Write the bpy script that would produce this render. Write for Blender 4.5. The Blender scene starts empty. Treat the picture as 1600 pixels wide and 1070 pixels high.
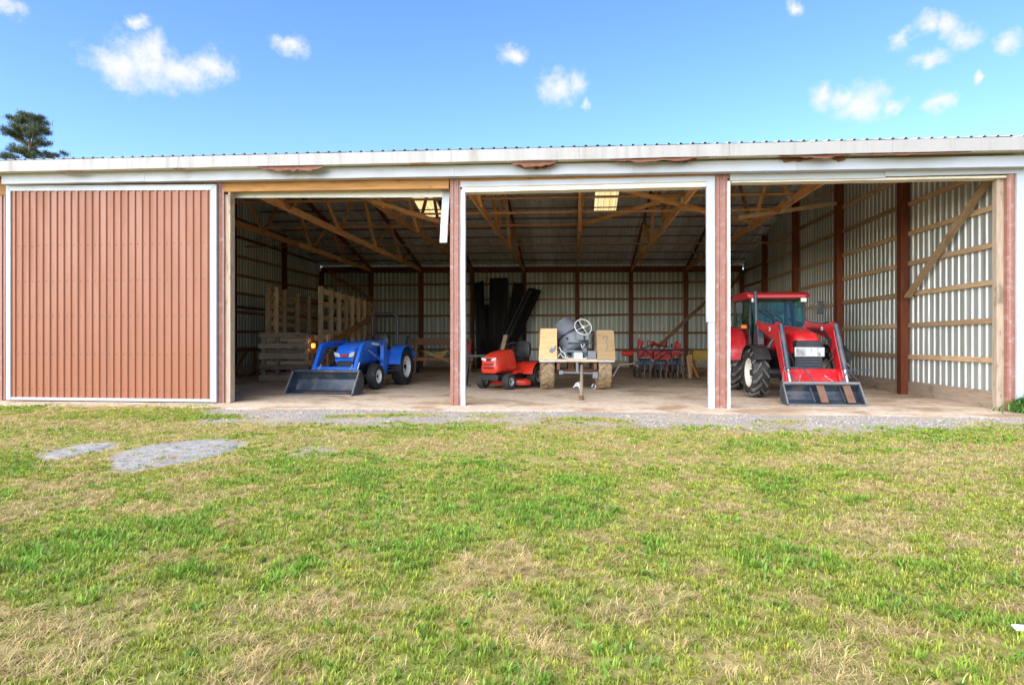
import bpy, bmesh, math, random
import numpy as np
from mathutils import Vector, Matrix
R = math.radians
random.seed(7); rng = np.random.default_rng(11)
scene = bpy.context.scene
col = scene.collection

# ------------------------------------------------------------------ camera
F = 950.0; HZ = 533.0; YAW = R(5.89); CH = 1.204; CY = -11.22
ca, sa = math.cos(YAW), math.sin(YAW)
cd = bpy.data.cameras.new('camera'); cam = bpy.data.objects.new('camera', cd); col.objects.link(cam)
cam.location = (0, CY, CH); cam.rotation_euler = (R(90), 0, YAW)
cd.sensor_width = 36; cd.lens = 36*F/1600; cd.shift_y = -2/1600; cd.clip_end = 2000; cd.clip_start = .05
scene.camera = cam

# ------------------------------------------------------------------ world, sun, exposure
SUN_EL, SUN_AZ = 36.0, 214.0           # azimuth clockwise from +Y: behind the camera, to the left
SKY_STRENGTH = 0.15
world = bpy.data.worlds.new('World'); scene.world = world; world.use_nodes = True
world.cycles.sampling_method = 'MANUAL'; world.cycles.sample_map_resolution = 256
wn = world.node_tree.nodes; wl = world.node_tree.links
wn.clear()
def wnode(t, **k):
    n = wn.new(t)
    for a, b in k.items(): setattr(n, a, b)
    return n
sky = wnode('ShaderNodeTexSky', sky_type='NISHITA', sun_disc=False, sun_elevation=R(SUN_EL), sun_rotation=R(SUN_AZ),
            altitude=100, air_density=1.0, dust_density=0.3, ozone_density=2.5)
tc = wnode('ShaderNodeTexCoord')
def ray(px, py):
    x = (px-800)/F; z = (HZ-py)/F
    return Vector((x*ca-sa, x*sa+ca, z))
clouds = [(235,100,62,34),(285,108,62,26),(190,108,55,26),(335,105,34,26),(245,82,30,24),(458,67,30,14),(803,88,24,12),(868,140,30,22),
 (898,132,20,24),(915,168,10,7),(1345,162,42,27),(1310,152,24,17),(1282,152,20,20),(1395,162,18,10),(1400,64,18,15),(1450,42,26,14),(1485,40,22,20),
 (1506,60,24,18),(1450,97,28,14),(1582,66,24,16),(1468,160,24,12),(1240,6,18,12),(222,38,18,12),(10,8,30,12),(1525,128,8,8)]
blobs = []
for px, py, a, b in clouds:
    d = ray(px, py); s = d.length; d = d.normalized()
    blobs.append((d, a/F/s*1.5, b/F/s*1.7))
rr = random.Random(5)
for i in range(14):                    # the same fair-weather clouds all round the sky
    az = rr.uniform(R(42), R(318)); el = R(rr.uniform(13, 50))
    d0 = Vector((math.sin(az-YAW)*math.cos(el), math.cos(az-YAW)*math.cos(el), math.sin(el)))
    w = rr.uniform(.05, .11)
    for k in range(1):
        blobs.append((d0, w*1.3, w*.75))
nz = wnode('ShaderNodeTexNoise'); nz.inputs['Scale'].default_value = 19; nz.inputs['Detail'].default_value = 4; nz.inputs['Roughness'].default_value = .62
wl.new(tc.outputs['Generated'], nz.inputs['Vector'])
nz2 = wnode('ShaderNodeVectorMath', operation='MULTIPLY_ADD')
nz2.inputs[1].default_value = (.045,)*3
nsub = wnode('ShaderNodeVectorMath', operation='SUBTRACT'); nsub.inputs[1].default_value = (.5,)*3
wl.new(nz.outputs['Color'], nsub.inputs[0]); wl.new(nsub.outputs[0], nz2.inputs[0]); wl.new(tc.outputs['Generated'], nz2.inputs[2])
prev = None
for d, a, b in blobs:
    s = wnode('ShaderNodeVectorMath', operation='SUBTRACT'); s.inputs[1].default_value = d
    wl.new(nz2.outputs[0], s.inputs[0])
    m = wnode('ShaderNodeVectorMath', operation='MULTIPLY'); m.inputs[1].default_value = (1/a, 1/a, 1/b)
    wl.new(s.outputs[0], m.inputs[0])
    L = wnode('ShaderNodeVectorMath', operation='LENGTH'); wl.new(m.outputs[0], L.inputs[0])
    if prev is None: prev = L.outputs['Value']
    else:
        mn = wnode('ShaderNodeMath', operation='MINIMUM'); wl.new(prev, mn.inputs[0]); wl.new(L.outputs['Value'], mn.inputs[1]); prev = mn.outputs[0]
nz3 = wnode('ShaderNodeTexNoise'); nz3.inputs['Scale'].default_value = 55; nz3.inputs['Detail'].default_value = 5; nz3.inputs['Roughness'].default_value = .65
wl.new(tc.outputs['Generated'], nz3.inputs['Vector'])
ad = wnode('ShaderNodeMath', operation='MULTIPLY_ADD'); ad.inputs[1].default_value = .95
wl.new(nz3.outputs['Fac'], ad.inputs[0]); wl.new(prev, ad.inputs[2])
mr = wnode('ShaderNodeMapRange', interpolation_type='SMOOTHSTEP'); mr.inputs['From Min'].default_value = 1.30; mr.inputs['From Max'].default_value = .45
mr.inputs['To Min'].default_value = 0; mr.inputs['To Max'].default_value = 1
wl.new(ad.outputs[0], mr.inputs['Value'])
mx = wnode('ShaderNodeMix', data_type='RGBA')
wl.new(mr.outputs[0], mx.inputs['Factor'])
mx.inputs['B'].default_value = (2.75, 2.80, 2.90, 1)
sat = wnode('ShaderNodeHueSaturation'); sat.inputs['Saturation'].default_value = 1.2; sat.inputs['Hue'].default_value = .511; sat.inputs['Value'].default_value = 1.0
wl.new(sky.outputs[0], sat.inputs['Color'])
wl.new(sat.outputs[0], mx.inputs['A'])
bg = wnode('ShaderNodeBackground'); bg.inputs['Strength'].default_value = SKY_STRENGTH
wl.new(mx.outputs['Result'], bg.inputs['Color'])
wo = wnode('ShaderNodeOutputWorld'); wl.new(bg.outputs[0], wo.inputs[0])

sd = bpy.data.lights.new('sun', 'SUN'); sd.energy = 3.5; sd.angle = R(90); sd.color = (1.0, .95, .87)
so = bpy.data.objects.new('sun', sd); col.objects.link(so)
sv = Vector((math.sin(R(SUN_AZ))*math.cos(R(SUN_EL)), math.cos(R(SUN_AZ))*math.cos(R(SUN_EL)), math.sin(R(SUN_EL))))
so.rotation_euler = sv.to_track_quat('Z', 'Y').to_euler(); so.location = sv*60

scene.view_settings.view_transform = 'Standard'; scene.view_settings.look = 'None'
scene.view_settings.exposure = 1.27; scene.view_settings.gamma = 1
scene.cycles.use_denoising = True
scene.cycles.max_bounces = 8; scene.cycles.diffuse_bounces = 6; scene.cycles.transparent_max_bounces = 8
scene.cycles.sample_clamp_indirect = 6

# ------------------------------------------------------------------ pixel -> place
C0 = Vector((0, CY, CH))
def on_y(px, py, Y):
    d = ray(px, py); return C0 + d*((Y-CY)/d.y)
def on_x(px, py, X):
    d = ray(px, py); return C0 + d*(X/d.x)
def on_z(px, py, z=0):
    d = ray(px, py); return C0 + d*((z-CH)/d.z)
def c2w(xc, zc, z=0): return Vector((xc*ca-zc*sa, CY+xc*sa+zc*ca, z))
def at_depth(px, py, zc):
    return C0 + ray(px, py)*zc

# ------------------------------------------------------------------ mesh helpers
class MB:
    def __init__(s): s.v = []; s.f = []
    def add(s, vs, fs):
        o = len(s.v); s.v += [tuple(v) for v in vs]; s.f += [tuple(i+o for i in f) for f in fs]; return s
    def box(s, c, d, rot=None):
        x, y, z = d[0]/2, d[1]/2, d[2]/2
        vs = [Vector(p) for p in ((-x,-y,-z),(x,-y,-z),(x,y,-z),(-x,y,-z),(-x,-y,z),(x,-y,z),(x,y,z),(-x,y,z))]
        if rot is not None: vs = [rot @ v for v in vs]
        c = Vector(c)
        return s.add([v+c for v in vs], [(0,3,2,1),(4,5,6,7),(0,1,5,4),(1,2,6,5),(2,3,7,6),(3,0,4,7)])
    def bar(s, p0, p1, w, h, up=(0,0,1)):
        p0, p1 = Vector(p0), Vector(p1); x = p1-p0; L = x.length; x.normalize()
        up = Vector(up)
        if abs(x.dot(up)) > .98: up = Vector((0,1,0))
        y = up.cross(x).normalized(); z = x.cross(y)
        M = Matrix((x, y, z)).transposed()
        return s.box((p0+p1)/2, (L, w, h), M)
    def tube(s, pts, r, n=10, caps=True):
        pts = [Vector(p) for p in pts]; rs = r if isinstance(r, (list, tuple)) else [r]*len(pts)
        rings = []; ref = None
        for i, p in enumerate(pts):
            a = pts[max(i-1,0)]; b = pts[min(i+1,len(pts)-1)]
            t = (b-a).normalized()
            if ref is None:
                ref = Vector((0,0,1)) if abs(t.z) < .9 else Vector((1,0,0))
            u = t.cross(ref)
            if u.length < 1e-5: u = t.cross(Vector((0,1,0)))
            u.normalize(); w = u.cross(t); ref = w
            rings.append([p+(u*math.cos(2*math.pi*k/n)+w*math.sin(2*math.pi*k/n))*rs[i] for k in range(n)])
        return s.loft(rings, caps)
    def loft(s, rings, caps=True):
        n = len(rings[0]); vs = [v for r in rings for v in r]; fs = []
        for i in range(len(rings)-1):
            for k in range(n):
                fs.append((i*n+k, i*n+(k+1)%n, (i+1)*n+(k+1)%n, (i+1)*n+k))
        if caps: fs += [tuple(range(n))[::-1], tuple((len(rings)-1)*n+k for k in range(n))]
        return s.add(vs, fs)
    def lathe(s, prof, n=32, origin=(0,0,0), axis='X', caps=True):
        o = Vector(origin); vs = []; fs = []
        for a, r in prof:
            for k in range(n):
                t = 2*math.pi*k/n; c, d = r*math.cos(t), r*math.sin(t)
                p = (a,c,d) if axis == 'X' else ((c,a,d) if axis == 'Y' else (c,d,a))
                vs.append(o+Vector(p))
        for i in range(len(prof)-1):
            for k in range(n):
                fs.append((i*n+k, i*n+(k+1)%n, (i+1)*n+(k+1)%n, (i+1)*n+k))
        if caps and prof[0][1] > 1e-4: fs.append(tuple(range(n))[::-1])
        if caps and prof[-1][1] > 1e-4: fs.append(tuple((len(prof)-1)*n+k for k in range(n)))
        return s.add(vs, fs)
    def prism(s, poly, x0, x1, axis='X'):
        n = len(poly)
        def P(a, b, x): return (x,a,b) if axis == 'X' else ((a,x,b) if axis == 'Y' else (a,b,x))
        vs = [P(a,b,x0) for a,b in poly] + [P(a,b,x1) for a,b in poly]
        fs = [tuple(range(n))[::-1], tuple(range(n,2*n))] + [(k,(k+1)%n,n+(k+1)%n,n+k) for k in range(n)]
        return s.add(vs, fs)
    def strip(s, path, x0, x1, t):
        """sheet of thickness t along a path in (y,z), from x0 to x1"""
        n = len(path); off = []
        for i in range(n):
            a = Vector(path[max(i-1,0)]); b = Vector(path[min(i+1,n-1)]); d = (b-a).normalized()
            off.append((path[i][0]-d.y*t, path[i][1]+d.x*t))
        return s.prism(list(path)+off[::-1], x0, x1)
    def torus(s, c, Rr, r, M=None, n=28, m=8):
        c = Vector(c); vs = []; fs = []
        for i in range(n):
            a = 2*math.pi*i/n
            for k in range(m):
                b = 2*math.pi*k/m
                p = Vector(((Rr+r*math.cos(b))*math.cos(a), (Rr+r*math.cos(b))*math.sin(a), r*math.sin(b)))
                vs.append(c+(M @ p if M else p))
        for i in range(n):
            for k in range(m):
                fs.append((i*m+k, ((i+1)%n)*m+k, ((i+1)%n)*m+(k+1)%m, i*m+(k+1)%m))
        return s.add(vs, fs)
    def mesh(s, name, m, smooth=38):
        me = bpy.data.meshes.new(name); me.from_pydata(s.v, [], s.f); me.validate()
        bm = bmesh.new(); bm.from_mesh(me); bmesh.ops.recalc_face_normals(bm, faces=bm.faces); bm.to_mesh(me); bm.free()
        if m: me.materials.append(m)
        if smooth:
            me.polygons.foreach_set('use_smooth', [True]*len(me.polygons)); me.set_sharp_from_angle(angle=R(smooth))
        return me
    def build(s, name, m, parent=None, bevel=0, smooth=38):
        o = link(name, s.mesh(name, m, smooth), parent)
        if bevel:
            b = o.modifiers.new('bevel', 'BEVEL'); b.width = bevel; b.segments = 2; b.limit_method = 'ANGLE'; b.angle_limit = R(40)
        return o
def link(name, me, parent=None, M=None):
    o = bpy.data.objects.new(name, me); col.objects.link(o)
    if parent: o.parent = parent
    if M is not None: o.matrix_basis = M
    return o
def tag(o, label=None, cat=None, group=None, kind=None):
    if label: o['label'] = label
    if cat: o['category'] = cat
    if group: o['group'] = group
    if kind: o['kind'] = kind
    return o
def thing(name, label, cat, loc=(0,0,0), rz=0, group=None):
    o = bpy.data.objects.new(name, None); col.objects.link(o); o.empty_display_size = .2
    o.location = loc; o.rotation_euler = (0,0,rz)
    return tag(o, label, cat, group)
def rrect(w, h, r, cx=0, cz=0, y=0, n=4, taper=1.0):
    out = []; r = min(r, w/2-1e-3, h/2-1e-3)
    for qx, qz, a0 in ((1,1,0),(-1,1,90),(-1,-1,180),(1,-1,270)):
        for k in range(n+1):
            a = R(a0+90*k/n)
            x = qx*(w/2-r)+r*math.cos(a); z = qz*(h/2-r)+r*math.sin(a)
            if z > 0: x *= taper
            out.append(Vector((cx+x, y, cz+z)))
    return out
_bc = {}
def beam(name, p0, p1, w, h, m, parent=None, up=(0,0,1)):
    p0, p1 = Vector(p0), Vector(p1); x = p1-p0; L = round(x.length, 2); x.normalize(); up = Vector(up)
    if abs(x.dot(up)) > .98: up = Vector((0,1,0))
    y = up.cross(x).normalized(); z = x.cross(y)
    key = (L, w, h, m.name)
    if key not in _bc:
        b = MB(); e = min(w, h)*.07
        ring = [(w/2-e,h/2),(w/2,h/2-e),(w/2,-h/2+e),(w/2-e,-h/2),(-w/2+e,-h/2),(-w/2,-h/2+e),(-w/2,h/2-e),(-w/2+e,h/2)]
        b.loft([[Vector((xx, a, c)) for a, c in ring] for xx in (-L/2, L/2)])
        _bc[key] = b.mesh(name, m, 0)
    c = (p0+p1)/2
    M = Matrix(((x.x,y.x,z.x,c.x),(x.y,y.y,z.y,c.y),(x.z,y.z,z.z,c.z),(0,0,0,1)))
    return link(name, _bc[key], parent, M)

# ------------------------------------------------------------------ materials
def newmat(name):
    m = bpy.data.materials.new(name); m.use_nodes = True; nt = m.node_tree
    return m, nt, nt.nodes['Principled BSDF']
def N(nt, t, **k):
    n = nt.nodes.new(t)
    for a, b in k.items():
        if a in n.inputs: n.inputs[a].default_value = b
        else: setattr(n, a, b)
    return n
def rgba(c): return (*c, 1)
def coords(nt, scale, rnd=True, space='Object'):
    t = nt.nodes.new('ShaderNodeTexCoord'); mp = nt.nodes.new('ShaderNodeMapping'); mp.inputs['Scale'].default_value = scale
    nt.links.new(t.outputs[space], mp.inputs['Vector'])
    if rnd:
        oi = nt.nodes.new('ShaderNodeObjectInfo'); ml = nt.nodes.new('ShaderNodeMath'); ml.operation = 'MULTIPLY'; ml.inputs[1].default_value = 57
        nt.links.new(oi.outputs['Random'], ml.inputs[0]); nt.links.new(ml.outputs[0], mp.inputs['Location'])
        return mp.outputs[0], oi
    return mp.outputs[0], None
def noise(nt, vec, scale, detail=5, rough=.55, dist=0):
    n = nt.nodes.new('ShaderNodeTexNoise'); n.inputs['Scale'].default_value = scale; n.inputs['Detail'].default_value = detail
    n.inputs['Roughness'].default_value = rough; n.inputs['Distortion'].default_value = dist
    nt.links.new(vec, n.inputs['Vector']); return n.outputs['Fac']
def ramp(nt, fac, stops):
    r = nt.nodes.new('ShaderNodeValToRGB'); e = r.color_ramp.elements
    while len(e) < len(stops): e.new(.5)
    for k, (p, c) in enumerate(stops): e[k].position = p; e[k].color = rgba(c)
    nt.links.new(fac, r.inputs[0]); return r.outputs['Color']
def mixc(nt, fac, a, b, mode='MIX'):
    m = nt.nodes.new('ShaderNodeMix'); m.data_type = 'RGBA'; m.blend_type = mode
    for inp, v in (('Factor', fac), ('A', a), ('B', b)):
        if hasattr(v, 'links'): nt.links.new(v, m.inputs[inp])
        else: m.inputs[inp].default_value = v if inp == 'Factor' else rgba(v)
    return m.outputs['Result']
def maprange(nt, v, a, b, c=0, d=1):
    m = nt.nodes.new('ShaderNodeMapRange'); m.interpolation_type = 'SMOOTHSTEP'
    for k, x in zip(('From Min','From Max','To Min','To Max'), (a,b,c,d)): m.inputs[k].default_value = x
    nt.links.new(v, m.inputs['Value']); return m.outputs[0]
def bump(nt, b, h, strength=.3, dist=.01):
    n = nt.nodes.new('ShaderNodeBump'); n.inputs['Strength'].default_value = strength; n.inputs['Distance'].default_value = dist
    nt.links.new(h, n.inputs['Height']); nt.links.new(n.outputs[0], b.inputs['Normal'])
def wood(name, c1, c2, stain=(.1,.07,.05), amt=.35, rough=.75, var=.35):
    m, nt, b = newmat(name)
    v, oi = coords(nt, (1.1, 16, 16)); g = noise(nt, v, 2.2, 7, .6, .6)
    c = ramp(nt, g, [(.3, c1), (.68, c2)])
    v2, _ = coords(nt, (1.5, 4, 4)); s = noise(nt, v2, 1.6, 5, .6)
    c = mixc(nt, maprange(nt, s, .52, .72, 0, amt), c, stain)
    vk, _ = coords(nt, (3, 9, 9)); kn = nt.nodes.new('ShaderNodeTexVoronoi'); kn.inputs['Scale'].default_value = .9; nt.links.new(vk, kn.inputs['Vector'])
    c = mixc(nt, maprange(nt, kn.outputs['Distance'], .16, .05, 0, .55), c, tuple(x*.35 for x in c1))
    h = nt.nodes.new('ShaderNodeHueSaturation'); vr = maprange(nt, oi.outputs['Random'], 0, 1, 1-var, 1+var*.7)
    nt.links.new(c, h.inputs['Color']); nt.links.new(vr, h.inputs['Value']); nt.links.new(h.outputs[0], b.inputs['Base Color'])
    b.inputs['Roughness'].default_value = rough; b.inputs['Specular IOR Level'].default_value = .25
    bump(nt, b, g, .35, .006); return m
def paint(name, c, rough=.35, metal=0, dirt=(.16,.12,.08), amt=.25, scale=3, spec=.5, coat=0, streak=None, var=0):
    m, nt, b = newmat(name)
    v, oi = coords(nt, streak or (1,1,1)); n1 = noise(nt, v, scale, 8, .65)
    cc = mixc(nt, maprange(nt, n1, .46, .78, 0, amt), c, dirt)
    n3 = noise(nt, v, scale*.35, 3, .5)
    cc = mixc(nt, maprange(nt, n3, .35, .7, 0, .16), cc, tuple(min(1, x*1.25+.02) for x in c))
    if var:
        h = nt.nodes.new('ShaderNodeHueSaturation'); vr = maprange(nt, oi.outputs['Random'], 0, 1, 1-var, 1+var)
        nt.links.new(cc, h.inputs['Color']); nt.links.new(vr, h.inputs['Value']); cc = h.outputs[0]
    nt.links.new(cc, b.inputs['Base Color'])
    rg = maprange(nt, n1, .35, .75, rough*.8, min(1, rough*1.5)); nt.links.new(rg, b.inputs['Roughness'])
    b.inputs['Metallic'].default_value = metal; b.inputs['Specular IOR Level'].default_value = spec; b.inputs['Coat Weight'].default_value = coat
    bump(nt, b, n1, .06, .004); return m
def emis(name, c, e, s):
    m, nt, b = newmat(name); b.inputs['Base Color'].default_value = rgba(c); b.inputs['Emission Color'].default_value = rgba(e); b.inputs['Emission Strength'].default_value = s; return m

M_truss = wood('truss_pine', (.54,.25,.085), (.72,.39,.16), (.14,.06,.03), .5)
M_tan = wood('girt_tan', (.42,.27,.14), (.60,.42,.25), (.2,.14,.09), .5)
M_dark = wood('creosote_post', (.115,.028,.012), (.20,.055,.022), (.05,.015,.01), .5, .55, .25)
M_redgirt = wood('aged_girt', (.24,.105,.055), (.36,.19,.11), (.10,.05,.03), .5)
M_grey = wood('weathered_wood', (.44,.33,.23), (.64,.51,.38), (.13,.09,.06), .6)
M_pgrey = wood('old_pallet', (.30,.21,.14), (.50,.37,.26), (.10,.07,.05), .7)
M_pallet = wood('pallet_wood', (.44,.28,.15), (.64,.44,.27), (.12,.08,.05), .55)
M_header = wood('header_wood', (.38,.175,.055), (.52,.27,.10), (.25,.10,.04), .4)
M_ply = wood('plywood', (.60,.38,.17), (.72,.50,.27), (.30,.22,.15), .35)
M_brown = wood('scrap_brown', (.30,.13,.05), (.42,.21,.09), (.1,.05,.03), .5)
M_white = paint('white_trim', (.40,.42,.46), .4, 0, (.42,.36,.28), .35, 2.5)
M_fascia = paint('fascia_steel', (.33,.315,.295), .45, 0, (.22,.18,.14), .55, 1.3, streak=(5,5,.5))
M_soffit = paint('soffit_cream', (.66,.60,.47), .55, 0, (.35,.24,.14), .5, 2)
M_door = paint('door_rust_red', (.265,.088,.037), .42, 0, (.24,.12,.07), .45, 1.2, streak=(3,.35,3))
M_clad = paint('cladding_rust_red', (.255,.108,.074), .45, 0, (.40,.30,.28), .8, 2.0, streak=(6,.5,6))
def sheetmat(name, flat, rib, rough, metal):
    """aged sheet: rib shading painted in as darker flats and lighter ribs, plus streaky stains (pattern fixed to the sheet)"""
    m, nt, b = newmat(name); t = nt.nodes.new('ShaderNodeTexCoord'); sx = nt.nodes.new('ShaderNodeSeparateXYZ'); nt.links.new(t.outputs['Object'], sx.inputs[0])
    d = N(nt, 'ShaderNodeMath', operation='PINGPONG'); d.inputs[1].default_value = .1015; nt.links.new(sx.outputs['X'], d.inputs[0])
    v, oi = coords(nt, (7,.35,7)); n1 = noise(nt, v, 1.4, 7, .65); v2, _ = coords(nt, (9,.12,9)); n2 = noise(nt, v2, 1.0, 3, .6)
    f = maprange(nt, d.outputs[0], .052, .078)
    c = mixc(nt, f, flat, rib)  # bands stand in for light and shade across the ribs
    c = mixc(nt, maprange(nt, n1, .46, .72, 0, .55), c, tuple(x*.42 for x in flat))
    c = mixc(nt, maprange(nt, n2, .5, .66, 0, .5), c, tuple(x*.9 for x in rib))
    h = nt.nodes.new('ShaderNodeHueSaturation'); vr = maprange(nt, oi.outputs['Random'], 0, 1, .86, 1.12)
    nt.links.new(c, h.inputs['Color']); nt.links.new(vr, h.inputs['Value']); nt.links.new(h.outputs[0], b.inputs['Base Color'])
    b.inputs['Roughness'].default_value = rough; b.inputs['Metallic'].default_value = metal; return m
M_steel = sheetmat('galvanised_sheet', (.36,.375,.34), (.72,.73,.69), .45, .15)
M_roofin = paint('roof_sheet', (.68,.71,.71), .5, .1, (.10,.09,.08), .5, 1.4, streak=(5,.4,5), var=.12)
M_torn = paint('rusted_flashing', (.17,.06,.03), .75, 0, (.10,.04,.02), .7, 12)
M_blue = paint('tractor_blue', (.008,.13,.64), .34, 0, (.30,.26,.21), .30, 4, coat=.4)
M_red = paint('tractor_red', (.50,.010,.016), .34, 0, (.34,.22,.17), .32, 4, coat=.35)
M_mow = paint('mower_red', (.66,.035,.014), .32, 0, (.34,.22,.16), .22, 4, coat=.4)
M_black = paint('black_plastic', (.016,.016,.018), .45, 0, (.10,.09,.08), .25, 5)
M_gun = paint('bucket_steel', (.045,.062,.088), .42, .35, (.26,.19,.13), .7, 3.5)
M_tyre = paint('tyre_rubber', (.020,.020,.021), .7, 0, (.15,.125,.10), .45, 5)
M_muddy = paint('muddy_tyre', (.36,.25,.14), .9, 0, (.03,.028,.025), 1.0, 3.0)
M_dust = paint('dusty_lug', (.085,.08,.072), .85, 0, (.30,.26,.21), .8, 6)
M_edge = paint('worn_edge', (.20,.20,.20), .5, .3, (.12,.08,.05), .6, 7)
M_rim = paint('cream_rim', (.68,.65,.56), .45, 0, (.35,.27,.19), .4, 5)
M_rimw = paint('white_rim', (.76,.75,.70), .4, 0, (.35,.29,.22), .25, 5)
M_silver = paint('bare_metal', (.55,.56,.57), .35, .6, (.25,.2,.15), .4, 6)
M_grayp = paint('grey_enamel', (.20,.215,.245), .5, 0, (.33,.26,.19), .4, 5)
M_whitep = paint('white_enamel', (.75,.75,.72), .4, 0, (.4,.33,.25), .3, 8)
M_bsheet = paint('black_roof_sheet', (.010,.010,.012), .36, .0, (.05,.045,.04), .5, 1.2, streak=(6,.4,6))
M_dkblue = paint('dark_blue_frame', (.03,.07,.14), .5, 0, (.15,.11,.08), .5, 5)
M_cred = paint('implement_red', (.42,.02,.015), .5, 0, (.2,.11,.07), .5, 5)
M_yel = paint('faded_yellow', (.52,.33,.06), .6, 0, (.25,.15,.07), .6, 4)
M_rust = paint('rusty_iron', (.17,.085,.05), .8, .1, (.06,.035,.025), .7, 8)
M_amber = emis('amber_lens', (.8,.25,.03), (1,.36,.06), .8)
M_orange = paint('orange_lens', (.8,.16,.02), .25, 0, (.4,.1,.02), .1, 5)
M_lens = paint('lamp_lens', (.80,.82,.85), .12, .3, (.5,.5,.5), .2, 9, coat=1)
M_seat = paint('seat_vinyl', (.022,.023,.027), .4, 0, (.10,.09,.08), .2, 5)
M_green = paint('cab_trim', (.03,.10,.085), .6, 0, (.1,.1,.1), .1, 5)
def glassmat():
    m, nt, b = newmat('cab_glass'); nt.nodes.remove(b); out = nt.nodes['Material Output']
    t = N(nt, 'ShaderNodeBsdfTransparent'); t.inputs[0].default_value = (.38,.76,.62,1)
    g = N(nt, 'ShaderNodeBsdfGlossy'); g.inputs['Roughness'].default_value = .02; g.inputs['Color'].default_value = (.95,1,.98,1)
    fr = N(nt, 'ShaderNodeFresnel'); fr.inputs[0].default_value = 1.55
    mx = N(nt, 'ShaderNodeMixShader'); nt.links.new(fr.outputs[0], mx.inputs[0]); nt.links.new(t.outputs[0], mx.inputs[1]); nt.links.new(g.outputs[0], mx.inputs[2])
    nt.links.new(mx.outputs[0], out.inputs[0]); return m
M_glass = glassmat()
def skylightmat():
    m, nt, b = newmat('fibreglass_panel')
    v, _ = coords(nt, (8,.6,8)); n1 = noise(nt, v, 1.5, 5)
    c = ramp(nt, n1, [(.3,(.85,.55,.16)),(.7,(.95,.75,.33))])
    nt.nodes.remove(b); t = N(nt, 'ShaderNodeBsdfTranslucent'); d = N(nt, 'ShaderNodeBsdfDiffuse'); mx = N(nt, 'ShaderNodeMixShader'); mx.inputs[0].default_value = .2
    nt.links.new(c, t.inputs[0]); nt.links.new(c, d.inputs[0]); nt.links.new(t.outputs[0], mx.inputs[1]); nt.links.new(d.outputs[0], mx.inputs[2])
    nt.links.new(mx.outputs[0], nt.nodes['Material Output'].inputs[0]); return m
M_sky = skylightmat()
#STRUCTURE
# ------------------------------------------------------------------ ground
_tabs = [np.random.default_rng(100+i).random((256, 256)) for i in range(6)]
def vnoise(x, y, scale, octv=3, seed=0):
    x = np.asarray(x, float); y = np.asarray(y, float); out = np.zeros(np.broadcast(x, y).shape); amp = 1; tot = 0
    for o in range(octv):
        t = _tabs[(seed+o) % 6]; u = x*scale*2**o+13.7*o+seed*31.1; v = y*scale*2**o+7.3*o+seed*17.9
        iu = np.floor(u).astype(int); iv = np.floor(v).astype(int); fu = u-iu; fv = v-iv
        fu = fu*fu*(3-2*fu); fv = fv*fv*(3-2*fv)
        g = lambda a, b: t[a % 256, b % 256]
        out += amp*((g(iu,iv)*(1-fu)+g(iu+1,iv)*fu)*(1-fv)+(g(iu,iv+1)*(1-fu)+g(iu+1,iv+1)*fu)*fv); tot += amp; amp *= .5
    return out/tot
def sstep(x, a, b):
    t = np.clip((x-a)/(b-a), 0, 1); return t*t*(3-2*t)
def gheight(x, y):
    h = (vnoise(x, y, .55, 3, 1)-.5)*.07+(vnoise(x, y, 2.6, 2, 2)-.5)*.022
    out = sstep(-y, .3, 1.6)
    inside = (np.asarray(y) > -.35) & (np.asarray(y) < 17) & (np.asarray(x) > -12.2) & (np.asarray(x) < 7.7)
    return np.where(inside, -.03, h*out-.004)
slabs = [[(165,722),(180,705),(235,694),(300,687),(350,684),(386,688),(372,700),(330,712),(270,724),(205,735),(170,733)],
         [(52,712),(80,702),(130,693),(178,689),(195,692),(165,703),(120,712),(75,719)],
         [(440,702),(475,694),(520,693),(530,702),(500,712),(455,712)]]
def poly_mask(pts, x, y):
    ins = np.zeros(np.shape(x), bool); n = len(pts)
    for i in range(n):
        x1, y1 = pts[i]; x2, y2 = pts[(i+1) % n]
        c = ((y1 > y) != (y2 > y)) & (x < (x2-x1)*(y-y1)/((y2-y1) or 1e-9)+x1); ins ^= c
    return ins
slab_w = [[tuple(on_z(px, py).xy) for px, py in s] for s in slabs]
def grass_amount(x, y):
    """0 bare / gravel ... 1 turf"""
    lim = -2.45+1.0*(vnoise(x, y, .35, 3, 3)-.5)+.5*(vnoise(x, y, 1.7, 2, 4)-.5)
    lim = np.where(x > 3.2, lim+.45*sstep(x, 3.2, 5), lim)
    lim = lim+2.6*sstep(-x, 5.3, 7.3)
    a = sstep(lim-y+.5*(vnoise(x, y, 3.5, 2, 1)-.5), -.3, .55)
    band = np.exp(-((y+1.75+.25*np.sin(x*.9))/.28)**2)*sstep(vnoise(x, y, .8, 3, 5), .42, .62)*.85
    a = np.maximum(a, band*(y < -1.0))
    for k, s in enumerate(slab_w): a = np.where(poly_mask(s, x+.14*(vnoise(x, y, 4, 2, 2)-.5), y+.14*(vnoise(x, y, 4, 2, 5)-.5)), a*(.12, .12, .45)[k], a)
    return a
def grid_mesh(name, xs, ys, zf, m):
    X, Y = np.meshgrid(xs, ys); Z = zf(X, Y); nx, ny = len(xs), len(ys)
    me = bpy.data.meshes.new(name)
    v = np.stack([X, Y, Z], -1).reshape(-1, 3)
    i = np.arange(nx*ny).reshape(ny, nx); q = np.stack([i[:-1,:-1], i[:-1,1:], i[1:,1:], i[1:,:-1]], -1).reshape(-1, 4)
    me.from_pydata(v.tolist(), [], q.tolist()); me.materials.append(m)
    me.polygons.foreach_set('use_smooth', [True]*len(me.polygons)); return me, X, Y
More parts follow.
